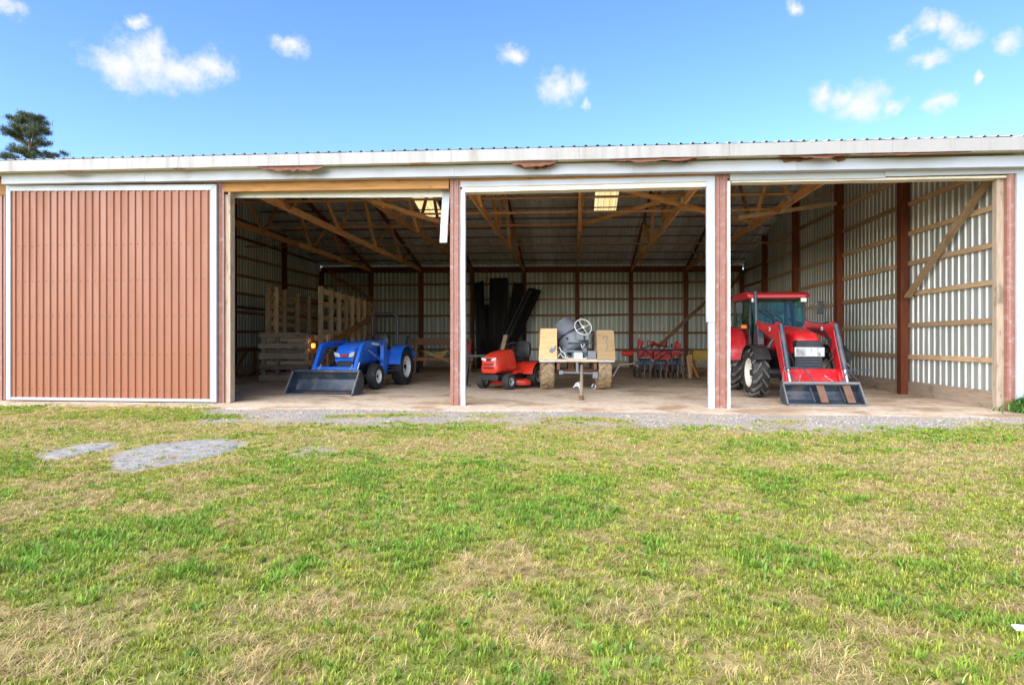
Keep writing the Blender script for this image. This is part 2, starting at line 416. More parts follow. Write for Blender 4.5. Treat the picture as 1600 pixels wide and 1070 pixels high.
def groundmat():
    m, nt, b = newmat('lawn_soil')
    g = N(nt, 'ShaderNodeNewGeometry'); P = g.outputs['Position']
    at = nt.nodes.new('ShaderNodeAttribute'); at.attribute_name = 'turf'
    n1 = noise(nt, P, 22, 8, .7); n2 = noise(nt, P, 1.6, 5, .6); n4 = noise(nt, P, 95, 4, .7)
    turf = ramp(nt, n1, [(.28,(.17,.135,.045)),(.5,(.40,.29,.11)),(.72,(.56,.44,.20))])
    turf = mixc(nt, maprange(nt, n2, .4, .62, 0, .7), turf, (.20,.25,.045))
    vo = nt.nodes.new('ShaderNodeTexVoronoi'); vo.inputs['Scale'].default_value = 55; nt.links.new(P, vo.inputs['Vector'])
    grav = mixc(nt, .75, ramp(nt, n4, [(.3,(.16,.14,.12)),(.55,(.32,.28,.24)),(.75,(.5,.46,.41))]), ramp(nt, vo.outputs['Color'], [(.2,(.20,.18,.16)),(.8,(.43,.39,.35))]))
    grav = mixc(nt, maprange(nt, n2, .40, .62, .15, .75), grav, (.43,.34,.23))
    nt.links.new(mixc(nt, at.outputs['Fac'], grav, turf), b.inputs['Base Color'])
    b.inputs['Roughness'].default_value = .95; b.inputs['Specular IOR Level'].default_value = .15
    bump(nt, b, n4, .6, .012); return m
def floormat():
    m, nt, b = newmat('dirt_floor')
    g = N(nt, 'ShaderNodeNewGeometry'); P = g.outputs['Position']
    n1 = noise(nt, P, .9, 6, .6, .5); n2 = noise(nt, P, 9, 8, .7); n3 = noise(nt, P, 70, 5, .7)
    c = ramp(nt, n2, [(.25,(.36,.26,.165)),(.5,(.54,.43,.31)),(.75,(.68,.58,.46))])
    c = mixc(nt, maprange(nt, n1, .46, .66, 0, .75), c, (.27,.165,.08))
    mp = nt.nodes.new('ShaderNodeMapping'); mp.inputs['Scale'].default_value = (.5,1.6,1); mp.inputs['Rotation'].default_value = (0,0,.3); nt.links.new(P, mp.inputs[0])
    n5 = noise(nt, mp.outputs[0], 2.2, 7, .7, .9)
    c = mixc(nt, maprange(nt, n5, .57, .70, 0, .8), c, (.14,.085,.05))
    n6 = noise(nt, P, 26, 3, .6)
    c = mixc(nt, maprange(nt, n6, .66, .72, 0, .7), c, (.08,.055,.035))
    c = mixc(nt, maprange(nt, n3, .55, .8, 0, .35), c, (.75,.66,.53))
    nt.links.new(c, b.inputs['Base Color']); b.inputs['Roughness'].default_value = .92; b.inputs['Specular IOR Level'].default_value = .2
    bump(nt, b, n2, .5, .02); return m
def slabmat():
    m, nt, b = newmat('limestone'); g = N(nt, 'ShaderNodeNewGeometry'); P = g.outputs['Position']
    n1 = noise(nt, P, 14, 8, .72, .8); n2 = noise(nt, P, 60, 5, .7); n3 = noise(nt, P, 2.5, 5, .6)
    c = ramp(nt, n1, [(.3,(.15,.14,.12)),(.5,(.34,.315,.28)),(.66,(.50,.47,.43))])
    c = mixc(nt, maprange(nt, n3, .55, .7, 0, .6), c, (.36,.27,.18))
    nt.links.new(c, b.inputs['Base Color']); b.inputs['Roughness'].default_value = .9
    bump(nt, b, n1, .8, .03); return m
M_ground, M_floor, M_slab = groundmat(), floormat(), slabmat()
def spread(a, b, fine, far):
    core = np.arange(a, b+1e-6, fine); k = np.array([.5,1.5,4,10,30,90,250,600])
    return np.concatenate([(a-k)[::-1], core, b+k])
gm, GX, GY = grid_mesh('ground', spread(-15, 11, .1, 0), spread(-12, .4, .08, 0), gheight, M_ground)
att = gm.attributes.new('turf', 'FLOAT', 'POINT')
ga = np.where((GY > -.2) & (GY < 17) & (GX > -12.3) & (GX < 7.8), 0, grass_amount(GX, GY)); ga = np.where((GY > .3) & ((GX < -12.6) | (GX > 8) | (GY > 17.5)), 1, ga)
att.data.foreach_set('value', ga.reshape(-1))
ground = link('ground', gm); tag(ground, 'short patchy lawn with a gravel edge along the shed', kind='structure')
fm, _, _ = grid_mesh('shed_floor', np.arange(-12.0, 7.46, .12), np.concatenate([np.arange(-1.5, 1, .05), np.arange(1, 16.85, .25)]),
    lambda x, y: .012+(vnoise(x, y, .8, 3, 2)-.5)*.02*sstep(y, -.5, .6)-.10*sstep(-y, .45+.5*vnoise(x, y, .7, 3, 4), 1.35), M_floor)
tag(link('shed_floor', fm), 'tan dirt floor inside the open shed', kind='structure')
for k, (pw, lab) in enumerate(zip(slab_w[:2], ('large pale grey limestone slab lying flush in the grass', 'small grey stone slab in grass near the red sliding door'))):
    xs = [p[0] for p in pw]; ys = [p[1] for p in pw]; X, Y = np.meshgrid(np.arange(min(xs)-.1, max(xs)+.1, .05), np.arange(min(ys)-.1, max(ys)+.1, .05))
    ins = poly_mask(pw, X+.12*(vnoise(X, Y, 3, 2, 1)-.5), Y+.12*(vnoise(X, Y, 3, 2, 2)-.5))
    inn = np.mean([poly_mask(pw, X+.13*math.cos(t)*q, Y+.13*math.sin(t)*q) for t in np.arange(0, 6.2, .7) for q in (.5, 1)], 0)
    Z = gheight(X, Y)+.008-.035*(1-sstep(inn, .35, .95))+(vnoise(X, Y, 6, 3, 3)-.5)*.02
    mb = MB(); idx = -np.ones(X.shape, int)
    for i, j in np.argwhere(ins): idx[i, j] = len(mb.v); mb.v.append((X[i,j], Y[i,j], Z[i,j]))
    for i in range(X.shape[0]-1):
        for j in range(X.shape[1]-1):
            q = (idx[i,j], idx[i,j+1], idx[i+1,j+1], idx[i+1,j])
            if min(q) >= 0: mb.f.append(q)
    o = mb.build('stone_slab', M_slab, smooth=60); tag(o, lab, 'stone slab', 'flat stones in the lawn')
    md = o.modifiers.new('thick', 'SOLIDIFY'); md.thickness = .06; md.offset = -1

# ------------------------------------------------------------------ the shed
D = 16.8; XR, XL = 7.4, -12.04; PITCH = .235; OV = .5
ft0, ft1 = on_y(0, 251, -OV), on_y(1600, 213, -OV)
TILT = (ft1.z-ft0.z)/(ft1.x-ft0.x)
def line(p, q): return lambda X: p.z+(q.z-p.z)*(X-p.x)/(q.x-p.x)
ftop = line(ft0, ft1)
def E(X): return ftop(X)+OV*PITCH            # underside of roof sheets above the wall lines
def roofz(X, Y): return E(X)+PITCH*min(Y, D-Y)
shed = thing('machine_shed', 'long open-fronted farm machinery shed with wooden trusses and steel cladding', 'shed', (0,0,0))
XK = [XR-2.43*k for k in range(9)]
SW = .812; PW = .203
def sheet_mesh(W, h0, h1, m, pitch=PW, rw=.062, rt=.03, rd=.022, rows=1):
    prof = []; n = int(round(W/pitch))
    for k in range(n):
        c = (k+.5)*pitch
        prof += [(c-rw/2,0),(c-rt/2,rd),(c+rt/2,rd),(c+rw/2,0)]
    prof = [(0,0)]+prof+[(n*pitch+.012,.001)]
    mb = MB(); N_ = len(prof)
    for t in range(rows+1):
        for x, z in prof: mb.v.append((x, (h0+(h1-h0)*x/W)*t/rows, z))
    for t in range(rows):
        for i in range(N_-1): mb.f.append((t*N_+i, t*N_+i+1, (t+1)*N_+i+1, (t+1)*N_+i))
    me = bpy.data.meshes.new('steel_sheet'); me.from_pydata(mb.v, [], mb.f); me.materials.append(m); return me
def frame(o, x, y, z): return Matrix(((x[0],y[0],z[0],o[0]),(x[1],y[1],z[1],o[1]),(x[2],y[2],z[2],o[2]),(0,0,0,1)))
jit = lambda s: random.uniform(-s, s)
# right and left gable walls
ny = int(math.ceil(D/SW))
for k in range(ny):
    y0 = k*SW+.02; y1 = min(y0+SW, D)
    W = y1-y0
    if W < .15: continue
    W = max(PW, round(W/PW)*PW)
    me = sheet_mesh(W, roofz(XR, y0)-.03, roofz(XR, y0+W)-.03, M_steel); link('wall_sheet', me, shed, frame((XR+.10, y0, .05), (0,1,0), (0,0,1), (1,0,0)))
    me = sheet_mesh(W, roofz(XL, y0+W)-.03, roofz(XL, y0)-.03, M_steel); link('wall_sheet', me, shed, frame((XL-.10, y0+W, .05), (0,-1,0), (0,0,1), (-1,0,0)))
# back wall
x = XR+.08
while x > XL:
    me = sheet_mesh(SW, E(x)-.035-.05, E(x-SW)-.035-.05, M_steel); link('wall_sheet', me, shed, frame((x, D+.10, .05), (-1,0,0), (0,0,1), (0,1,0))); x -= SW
# interior posts: gable walls
S_ = D/5
for k in range(1, 5):
    Y = k*S_
    beam('wall_post', (XR-.02, Y, -.02), (XR-.02, Y, roofz(XR, Y)-.12), .17, .20, M_dark, shed)
for Y in (5.0, 9.2, 13.0):
    beam('wall_post', (XL+.02, Y, -.02), (XL+.02, Y, roofz(XL, Y)-.12), .17, .20, M_dark, shed)
for k, X in enumerate(XK):
    beam('wall_post', (X, D-.02, -.02), (X, D-.02, E(X)-.28), .17, .19, M_dark, shed)
# girts, splash boards
gz = [.87, 1.57, 2.26, 2.94, 3.61, 4.28, 4.95, 5.6]
for k in range(5):
    y0, y1 = k*S_+(.1 if k else .12), (k+1)*S_-.1
    for z in gz:
        if z < roofz(XR, (y0+y1)/2)-.3:
            beam('girt', (XR+.06, y0, z+jit(.015)), (XR+.06, y1, z+jit(.015)), .04, .10, M_tan if k < 2 else M_redgirt if k > 3 else M_tan, shed)
    beam('splash_board', (XR+.062, y0, .12), (XR+.062, y1, .12), .045, .38, M_grey, shed)
ly = [0, 5.0, 9.2, 13.0, D]
for k in range(4):
    y0, y1 = ly[k]+.1, ly[k+1]-.1
    for z in gz:
        if z < roofz(XL, (y0+y1)/2)-.3:
            beam('girt', (XL-.06, y0, z+jit(.02)), (XL-.06, y1, z+jit(.02)), .04, .10, M_redgirt, shed)
    beam('splash_board', (XL-.062, y0, .12), (XL-.062, y1, .12), .045, .38, M_grey, shed)
for k in range(8):
    x1, x0 = XK[k]-.09, XK[k+1]+.09
    for z in (.82, 1.6, 2.4, 3.13, 3.86):
        beam('girt', (x0, D+.05, z+jit(.02)), (x1, D+.05, z+jit(.02)), .04, .10, M_redgirt, shed)
    beam('splash_board', (x0, D+.052, .12), (x1, D+.052, .12), .045, .38, M_grey, shed)
    zc = (E(x0)+E(x1))/2-.24
    beam('eave_plate', (x0-.09, D-.14, E(x0-.09)-.26), (x1+.09, D-.14, E(x1+.09)-.26), .045, .26, M_dark, shed)
# braces
p, q = on_x(1546, 279, XR-.08), on_x(1418, 464, XR-.08)
beam('wall_brace', p, q, .045, .14, M_tan, shed, up=(1,0,0))
for (a, b) in (((1180,405),(1140,450)),):
    beam('wall_brace', on_y(*a, D-.16), on_y(*b, D-.16), .05, .13, M_redgirt, shed)
beam('wall_brace', on_y(512, 424, D-.16), on_y(585, 470, D-.16), .05, .13, M_redgirt, shed)
beam('wall_brace', on_x(1185, 470, XR-.12), on_x(1166, 520, XR-.12), .05, .12, M_redgirt, shed)
# trusses
nb = [0, 3.4, 6.7, 10.1, 13.4, D]; ntop = [0, 1.9, 5.05, 8.4, 11.75, 14.9, D]
for k, X in enumerate(XK):
    if k in (0, 8): continue
    e = E(X); zb = e-.24
    beam('truss_bottom_chord', (X, -.05, zb), (X, 9.2, zb), .05, .18, M_truss, shed)
    beam('truss_bottom_chord', (X, 9.2, zb), (X, D-.02, zb), .048, .178, M_truss, shed)
    tz = lambda Y: roofz(X, Y)-.20
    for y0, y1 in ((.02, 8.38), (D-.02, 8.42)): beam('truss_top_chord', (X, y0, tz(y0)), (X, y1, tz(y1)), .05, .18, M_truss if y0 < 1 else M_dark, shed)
    for a, b in ((1,1),(1,2),(2,2),(2,3),(3,3),(3,4),(4,4),(4,5)):
        yb, yt = nb[a], ntop[b]
        beam('truss_web', (X+.05, yb, zb-.03), (X+.05, yt, tz(yt)), .04, .10, M_truss, shed, up=(1,0,0))
    g = MB()
    for yb in nb[1:5]: g.box((X-.0285, yb, zb+.05), (.004, .24, .16))
    for yt in ntop[1:6]: g.box((X-.0285, yt, tz(yt)), (.004, .22, .14))
    g.build('gusset_plate', M_silver, shed)
# lateral bracing along the trusses
def lat(Y, k0, k1, dz=0, m=M_truss, n='lateral_brace'):
    a, b = XK[k0], XK[k1]
    beam(n, (a+.1, Y, E(a)-.13+dz), (b-.1, Y, E(b)-.13+dz), .09, .04, m, shed)
lat(3.2, 1, 8); lat(4.9, 1, 5, .01); lat(6.6, 3, 7); lat(10.2, 0, 8)
beam('lateral_brace', (XK[3], 6.9, E(XK[3])-.10), (XK[2]-.1, 3.6, E(XK[2])-.05), .04, .10, M_truss, shed)
beam('lateral_brace', at_depth(966, 294, 13.6), at_depth(1110, 333, 14.3), .04, .10, M_truss, shed)
beam('lateral_brace', at_depth(1155, 340, 14.6), at_depth(1306, 318, 15.9), .04, .10, M_tan, shed)
beam('lateral_brace', at_depth(1040, 312, 16.0), at_depth(1190, 352, 16.8), .04, .10, M_truss, shed)
beam('lateral_brace', at_depth(575, 312, 14.2), at_depth(703, 352, 15.2), .04, .10, M_truss, shed)
# purlins and roof sheets
np_ = 10; sl = math.hypot(1, PITCH); cp, sp = 1/sl, PITCH/sl
for i in range(np_):
    Y = -.25+i*(8.6/np_)
    for back in (0, 1):
        yy = D-Y if back else Y
        for k in range(0, 8):
            a, b = XK[k], XK[k+1]
            za, zb_ = E(a)+PITCH*Y-.026, E(b)+PITCH*Y-.026
            beam('purlin', (b+.005, yy, zb_), (a-.005, yy, za), .05, .04, M_redgirt, shed)
Ls = (8.4+OV)*sl
rm = sheet_mesh(SW, Ls, Ls, M_roofin)
xk = XL-.25; n_r = int((XR+.45-xk)/SW)+1
slk = {}
for px, py in ((662, 318), (952, 309)):
    # where the view ray meets the back slope
    d = ray(px, py); t = 10.
    for _ in range(200):
        P = C0+d*t
        if P.z > E(P.x)+PITCH*(D-P.y): break
        t += .08
    slk[int((P.x-xk)/SW)] = P.y
for k in range(n_r):
    X = xk+k*SW; ex = (1, 0, TILT)
    link('roof_sheet', rm, shed, frame((X, -OV, ftop(X)+.004*(k % 2)), ex, (0, cp, sp), (0, -sp, cp)))
    Xb = X+SW
    if k in slk:
        yc = slk[k]; half = 1.05
        s1 = (D+OV-(yc+half))*sl; s2 = (D+OV-(yc-half))*sl
        for a, b, m in ((0, s1, M_roofin), (s1-.06, s2+.06, M_sky), (s2, Ls, M_roofin)):
            me = sheet_mesh(SW, b-a, b-a, m)
            link('skylight_panel' if m is M_sky else 'roof_sheet', me, shed, frame((Xb, D+OV-a*cp, ftop(Xb)+a*sp+(.006 if m is M_sky else 0)), (-1, 0, -TILT), (0, -cp, sp), (0, sp, cp)))
    else:
        link('roof_sheet', rm, shed, frame((Xb, D+OV, ftop(Xb)+.004*(k % 2)), (-1, 0, -TILT), (0, -cp, sp), (0, sp, cp)))
ridge = MB(); ridge.prism([(8.1, -.045), (8.4, .028), (8.7, -.045), (8.7, -.035), (8.4, .045), (8.1, -.035)], 0, XR-XL+.7)
o = ridge.build('ridge_cap', M_roofin, shed); o.location = (XL-.3, 0, E(XL)+PITCH*8.4+.03); o.rotation_euler = (0, -math.atan(TILT), 0)

# ---- the front: fascia, soffit, track cover
fb = line(on_y(0, 268.5, -OV), on_y(1600, 234, -OV)); kt = line(on_y(0, 270.5, -.30), on_y(1600, 243, -.30)); kb = line(on_y(0, 287.5, -.30), on_y(1600, 260, -.30))
def facepiece(name, x0, x1, zt, zb, y0, y1, m, bev=.006, dent=0, parent=None):
    mb = MB(); n = max(2, int((x1-x0)/.25)); rings = []
    for i in range(n+1):
        X = x0+(x1-x0)*i/n; a = zt(X); b = zb(X); w = jit(dent); u = jit(dent*.7)
        rings.append([Vector((X, y0+w, b+u)), Vector((X, y0+w*.3, a)), Vector((X, y1, a)), Vector((X, y1, b+u))])
    mb.loft(rings); return mb.build(name, m, parent or shed, smooth=30)
fx = [XL-.3]+[on_y(p, 255, -OV).x for p in (97, 278, 467, 705, 905, 1140, 1395)]+[XR+.45]
for a, b in zip(fx, fx[1:]): facepiece('fascia_panel', a+.002, b-.002, lambda X: ftop(X)-.006, fb, -OV, -OV+.03, M_fascia, dent=.004)
for i, (a, b) in enumerate(zip(fx, fx[1:])): facepiece('soffit_panel', a+.002, b-.002, lambda X: fb(X)+.035, lambda X: fb(X)+.018, -OV+.032, -.08, M_soffit, dent=.005)
tx = [on_y(p, 280, -.3).x for p in (2, 226, 463, 710, 860, 990, 1245)]+[XR+.22]
for a, b in zip(tx, tx[1:]): facepiece('track_cover', a+.001, b-.001, kt, kb, -.30, -.13, M_white, dent=.005)
# header timber behind the track cover
for a, b in ((XL, XK[6]), (XK[6], XK[4]), (XK[4], XK[2]), (XK[2], XR)):
    hd, hh = (.01, .32) if b < 0 else (-.03, .20)
    beam('header_beam', (a+.01, -.05, kb(a)-hd), (b-.01, -.05, kb(b)-hd), .09, hh, M_header, shed)
    beam('eave_plate', (a+.01, .02, E(a)-.16), (b-.01, .02, E(b)-.16), .04, .24, M_header, shed)
# torn flashing under the fascia
def torn(x0, x1, y0, y1, Y, m=M_torn, curl=.05, n=16, seed=0):
    r = random.Random(seed); mb = MB(); rows = [[], [], []]
    for i in range(n+1):
        t = i/n; px = x0+(x1-x0)*t; env = math.sin(math.pi*min(1, max(0, t)))**.6
        yt = y0[0]+(y0[1]-y0[0])*t; dep = (y1*env)*(r.uniform(.55, 1.1))
        P = on_y(px, yt, Y); sc = (Y-CY)/F
        rows[0].append(P); rows[1].append(P+Vector((0, -curl*.3*env, -dep*sc*.55))); rows[2].append(P+Vector((0, -curl*env*r.uniform(.5, 1), -dep*sc)))
    vs = rows[0]+rows[1]+rows[2]; k = n+1
    mb.add(vs, [(j*k+i, j*k+i+1, (j+1)*k+i+1, (j+1)*k+i) for j in (0, 1) for i in range(n)])
    o = mb.build('torn_flashing', m, shed, smooth=50); s = o.modifiers.new('t', 'SOLIDIFY'); s.thickness = .006
torn(400, 505, (260, 259), 11, -.47, seed=1); torn(468, 506, (262, 259.5), 9, -.485, seed=2, curl=.08)
torn(796, 872, (254, 251.5), 10, -.46, seed=3); torn(805, 868, (258, 256), 8, -.33, seed=4, curl=.02)
torn(952, 1115, (249.5, 243.5), 7.5, -.47, seed=5); torn(1040, 1090, (251, 247), 6, -.36, seed=6, curl=.02)
torn(1212, 1335, (242, 239), 9, -.45, seed=7); torn(1215, 1270, (247.5, 246), 8, -.325, seed=8, curl=.012); torn(1300, 1325, (245.5, 245), 7, -.325, seed=10, curl=.012)
torn(1330, 1520, (240, 236.5), 5, -.47, seed=9); torn(88, 130, (268.5, 268), 3.5, -.46, seed=11); torn(270, 292, (263, 262), 4, -.46, seed=12)
facepiece('soffit_scrap', on_y(640, 262, -.4).x, on_y(671, 262, -.4).x, lambda X: fb(X)+.016, lambda X: fb(X)+.004, -.46, -.36, M_header)

# ---- door posts with red cladding and white trim
def vpiece(name, pxa, pxb, ytop, ybot, Y, dep, m, ribs=0, lean=0):
    """vertical strip whose face lies at Y; pixel columns at its foot; ytop/ybot = pixel rows"""
    a, b = on_y(pxa, 560, Y).x, on_y(pxb, 560, Y).x; zt = on_y((pxa+pxb)/2, ytop, Y).z
    zb = .0 if ybot is None else on_y((pxa+pxb)/2, ybot, Y).z
    prof = [(a, Y+dep), (a, Y)]
    for k in range(ribs):
        c = a+(b-a)*(k+.5)/ribs; w = (b-a)/ribs*.28; prof += [(c-w, Y), (c-w*.5, Y-.016), (c+w*.5, Y-.016), (c+w, Y)]
    prof += [(b, Y), (b, Y+dep)]
    mb = MB(); n = 10; rings = []
    for i in range(n+1):
        t = i/n; z = zb+(zt-zb)*t; w = jit(.0025)
        rings.append([Vector((x+w+lean*(1-t), y, z)) for x, y in prof])
    mb.loft(rings); return mb.build(name, m, shed, smooth=30)
for k, X in ((6, None), (4, None), (2, None)):
    pass
beam('door_post', on_y(354, 632, .02)*1, (on_y(354, 560, .02).x, .02, 4.05), .16, .14, M_grey, shed)
beam('door_post', (on_y(712, 560, .03).x, .03, -.05), (on_y(712, 560, .03).x, .03, 4.15), .16, .14, M_grey, shed)
beam('door_post', (on_y(1121, 560, .03).x, .03, -.05), (on_y(1121, 560, .03).x, .03, 4.15), .16, .14, M_grey, shed)
beam('door_post', (on_y(1565, 560, .05).x, .05, -.05), (on_y(1565, 560, .05).x, .05, 4.0), .23, .13, M_grey, shed)
beam('jamb_board', (on_y(360.5, 560, -.03).x, .0, .02), (on_y(360.5, 560, -.03).x, .0, 4.12), .04, .16, M_grey, shed)
vpiece('post_cladding', 336, 350, 283, None, -.10, .06, M_clad, 1)
vpiece('post_cladding', 703.5, 719, 281, None, -.10, .08, M_clad, 2)
vpiece('post_cladding', 1117.5, 1136.5, 271, None, -.10, .08, M_clad, 2)
vpiece('post_cladding', 1573.5, 1588, 266, None, -.10, .08, M_clad, 1)
vpiece('door_trim', 719.5, 727, 296, None, -.11, .10, M_white)
vpiece('door_trim', 1104, 1117, 276, 503, -.125, .07, M_white)
vpiece('door_trim', 1107, 1117, 500, None, -.11, .07, M_white)
vpiece('door_trim', 1137, 1141, 283, None, -.11, .07, M_whitep)
vpiece('door_trim', 1588.5, 1600, 262, None, -.14, .12, M_white)
def hpiece(name, xa, xb, ya, yb, h, Y, dep, m, under=0, dent=.003):
    """horizontal trim: top edge runs from (xa,ya) to (xb,yb), h px tall, with an underside lip reaching back"""
    p0, p1 = on_y(xa, ya, Y), on_y(xb, yb, Y); q0, q1 = on_y(xa, ya+h, Y), on_y(xb, yb+h, Y)
    return facepiece(name, p0.x, p1.x, line(p0, p1), line(q0, q1), Y, Y+dep, m, dent=dent)
# second bay: loose white frame hanging behind the header, right leg broken off
hpiece('door_frame_rail', 362, 703, 297, 296, 12, .14, .05, M_whitep)
vpiece('door_frame_leg', 691.5, 703, 297, 379, .135, .05, M_white, lean=-.06)
# third bay
hpiece('door_frame_rail', 719.5, 1117, 284, 275, 8.5, -.12, .05, M_white, dent=.006)
hpiece('door_frame_lip', 722, 1106, 292.7, 283.7, 8, -.10, .22, M_soffit, dent=.005)
# fourth bay: two overlapping lengths
hpiece('door_frame_rail', 1141, 1384, 270.5, 266.5, 11.5, -.12, .05, M_white, dent=.005)
hpiece('door_frame_rail', 1383, 1594, 265.5, 261, 10, -.14, .05, M_white, dent=.005)
hpiece('door_frame_lip', 1143, 1590, 282, 274, 3.5, -.09, .20, M_soffit, dent=.005)

# ---- sliding door
door = thing('sliding_door', 'rust red ribbed steel sliding door with white frame, closed', 'door', (0, 0, 0))
DY = -.18
a, b = on_y(9, 450, DY).x, on_y(338, 450, DY).x
zt0, zt1 = on_y(9, 290, DY).z, on_y(338, 288, DY).z; zb0, zb1 = on_y(9, 626, DY).z, on_y(338, 629, DY).z
zb0 = zb1 = .03
fw = .125
def dpiece(name, pts, m=M_white, dep=.05, y=DY):
    mb = MB(); mb.prism(pts, y, y+dep, 'Y'); return mb.build(name, m, door, bevel=.006)
dpiece('frame_rail', [(a, zt0), (b, zt1), (b-fw, zt1-fw*.9), (a+fw*.8, zt0-fw*.9)])
dpiece('frame_stile', [(a, zb0), (a, zt0-.002), (a+fw*.8, zt0-fw*.9-.002), (a+fw*.8, zb0)])
dpiece('frame_stile', [(b, zb1), (b, zt1-.002), (b-fw, zt1-fw*.9-.002), (b-fw, zb1)])
dpiece('frame_rail', [(a+fw*.8+.003, zb0+.002), (b-fw-.003, zb1+.002), (b-fw-.003, zb1+.06), (a+fw*.8+.003, zb0+.06)])
x0 = a+fw*.8; Wd = (b-fw)-x0; pit = Wd/28
for k in range(4):
    me = sheet_mesh(pit*7, zt0-fw*.9-zb0-.058, zt0-fw*.9-zb0-.058, M_door, pitch=pit, rw=.062, rt=.034, rd=.024)
    link('door_sheet', me, door, frame((x0+k*pit*7, DY+.03-.002*(k % 2), zb0+.058), (1,0,0), (0,0,1), (0,-1,0)))
mb = MB()
for k in range(28):
    for z in (.25, .95, 1.7, 2.4, 3.1): mb.lathe([(0,.009),(-.006,.007),(-.008,.001)], 6, origin=(x0+(k+.95)*pit, DY+.027, z+jit(.008)), axis='Y')
tag(mb.build('door_screws', M_gun, door), kind='stuff')
mb = MB(); mb.box(((a+b)/2, DY+.07, (zt0+zb0)/2), (b-a-.1, .03, zt0-zb0-.2)); mb.build('door_backing', M_grey, door)
# brown wall showing outside the door, left corner
for xa, w in ((XL-.1, a-XL+.05),):
    me = sheet_mesh(max(PW*2, round(w/PW)*PW), 4.3, 4.3, M_clad); link('wall_sheet', me, shed, frame((XL-.1, -.06, .02), (1,0,0), (0,0,1), (0,-1,0)))
vpiece('corner_trim', -30, 3, 292, None, -.08, .1, M_clad)
#EQUIPMENT
# ------------------------------------------------------------------ shared machine pieces
def lugs(mb, Rr, w, n, h, th, slant, bar=True):
    for i in range(n):
        for s in (-1, 1):
            t0 = 2*math.pi*(i+(.5 if s > 0 else 0))/n
            vs = []
            for a, t, ri, ro in ((s*w*.02, t0, Rr-.01, Rr+h), (s*w*.36, t0+slant, Rr-.02, Rr+h*.9), (s*w*.50, t0+slant*1.15, Rr-.10*Rr, Rr-.03*Rr)):
                for dt in (-th/2/Rr, th/2/Rr):
                    for r in (ri, ro): vs.append((a, r*math.cos(t+dt), r*math.sin(t+dt)))
            fs = []
            for k in (0, 4):
                fs += [(k, k+4, k+5, k+1), (k+2, k+3, k+7, k+6), (k+1, k+5, k+7, k+3), (k, k+2, k+6, k+4)]
            fs += [(0,1,3,2), (8,10,11,9)]
            mb.add(vs, fs)
def wheel(parent, c, Rr, w, rr, side, rimm, tyrem=None, nl=18, lh=.025, slant=.28, th=.035, rx=0, treadm=None):
    mb = MB(); q = Rr-lh
    mb.lathe([(-w*.40, rr), (-w*.48, rr+.3*(q-rr)), (-w*.5, rr+.62*(q-rr)), (-w*.46, q-.05*Rr), (-w*.34, q-.012*Rr), (0, q), (w*.34, q-.012*Rr), (w*.46, q-.05*Rr), (w*.5, rr+.62*(q-rr)), (w*.48, rr+.3*(q-rr)), (w*.40, rr)], 40, caps=False)
    t = mb.build('tyre', tyrem or M_tyre, parent, smooth=30); t.location = c; t.rotation_euler = (rx, 0, 0)
    if nl:
        lg = MB(); lugs(lg, q, w, nl, lh, th, slant); tag(lg.build('tread', treadm or tyrem or M_tyre, t, smooth=0), kind='stuff')
    mb = MB(); s = side
    prof = [(-s*w*.38, rr*.99), (s*w*.40, rr*1.02), (s*w*.42, rr*.96), (s*w*.34, rr*.90), (s*w*.14, rr*.82), (s*w*.10, rr*.55), (s*w*.20, rr*.36), (s*w*.20, rr*.22)]
    mb.lathe(prof, 32, caps=False); r = mb.build('rim', rimm, t, smooth=35)
    mb = MB(); mb.lathe([(s*w*.18, rr*.24), (s*w*.30, rr*.22), (s*w*.32, rr*.10), (s*w*.32, .001)], 16)
    for k in range(6):
        a = k*math.pi/3; mb.lathe([(s*w*.13, rr*.045), (s*w*.22, rr*.045), (s*w*.22, .001)], 6, origin=(0, rr*.45*math.cos(a), rr*.45*math.sin(a)))
    mb.build('hub', M_black, t)
    return t
def arcpath(cy, cz, r, a0, a1, n=14): return [(cy+r*math.cos(R(a0+(a1-a0)*k/n)), cz+r*math.sin(R(a0+(a1-a0)*k/n))) for k in range(n+1)]
def cyl(parent, p, q, r, m1, m2, frac=.6, name='hydraulic_cylinder'):
    p, q = Vector(p), Vector(q); mid = p.lerp(q, frac)
    o = MB().tube([p, mid], r, 12).build(name, m1, parent); MB().tube([mid, q], r*.55, 10).build('rod', m2, o); return o
def seat(parent, c, s=1, m=None):
    m = m or M_seat; x, y, z = c
    mb = MB(); mb.loft([rrect(.46*s, .12*s, .05*s, x, z, y-.24*s), rrect(.5*s, .15*s, .06*s, x, z, y-.1*s), rrect(.5*s, .15*s, .06*s, x, z, y+.16*s), rrect(.42*s, .12*s, .05*s, x, z, y+.24*s)]).build('seat', m, parent, smooth=50)
    mb = MB(); rings = []
    for t, w, d in ((0, .40, .11), (.12, .48, .14), (.3, .47, .13), (.42, .42, .11), (.5, .30, .06)):
        rings.append([Vector((x+p.x, y+.22*s+.10*t*s+p.z, z+.06*s+t*s)) for p in rrect(w*s, d*s, .05*s)])
    mb.loft(rings).build('backrest', m, parent, smooth=50)
def steer(parent, c, r, tilt, m=None):
    M = Matrix.Rotation(tilt, 3, 'X'); m = m or M_black; c = Vector(c)
    mb = MB(); mb.torus(c, r, r*.085, M)
    for k in range(3):
        a = R(90+120*k); mb.tube([c+M @ Vector((0,0,-r*.12)), c+M @ Vector((r*math.cos(a), r*math.sin(a), 0))], r*.06, 6)
    o = mb.build('steering_wheel', m, parent); MB().tube([c+M @ Vector((0,0,-r*.05)), c+M @ Vector((0,0,-r*2.2))], r*.14, 8).build('steering_column', M_black, parent); return o
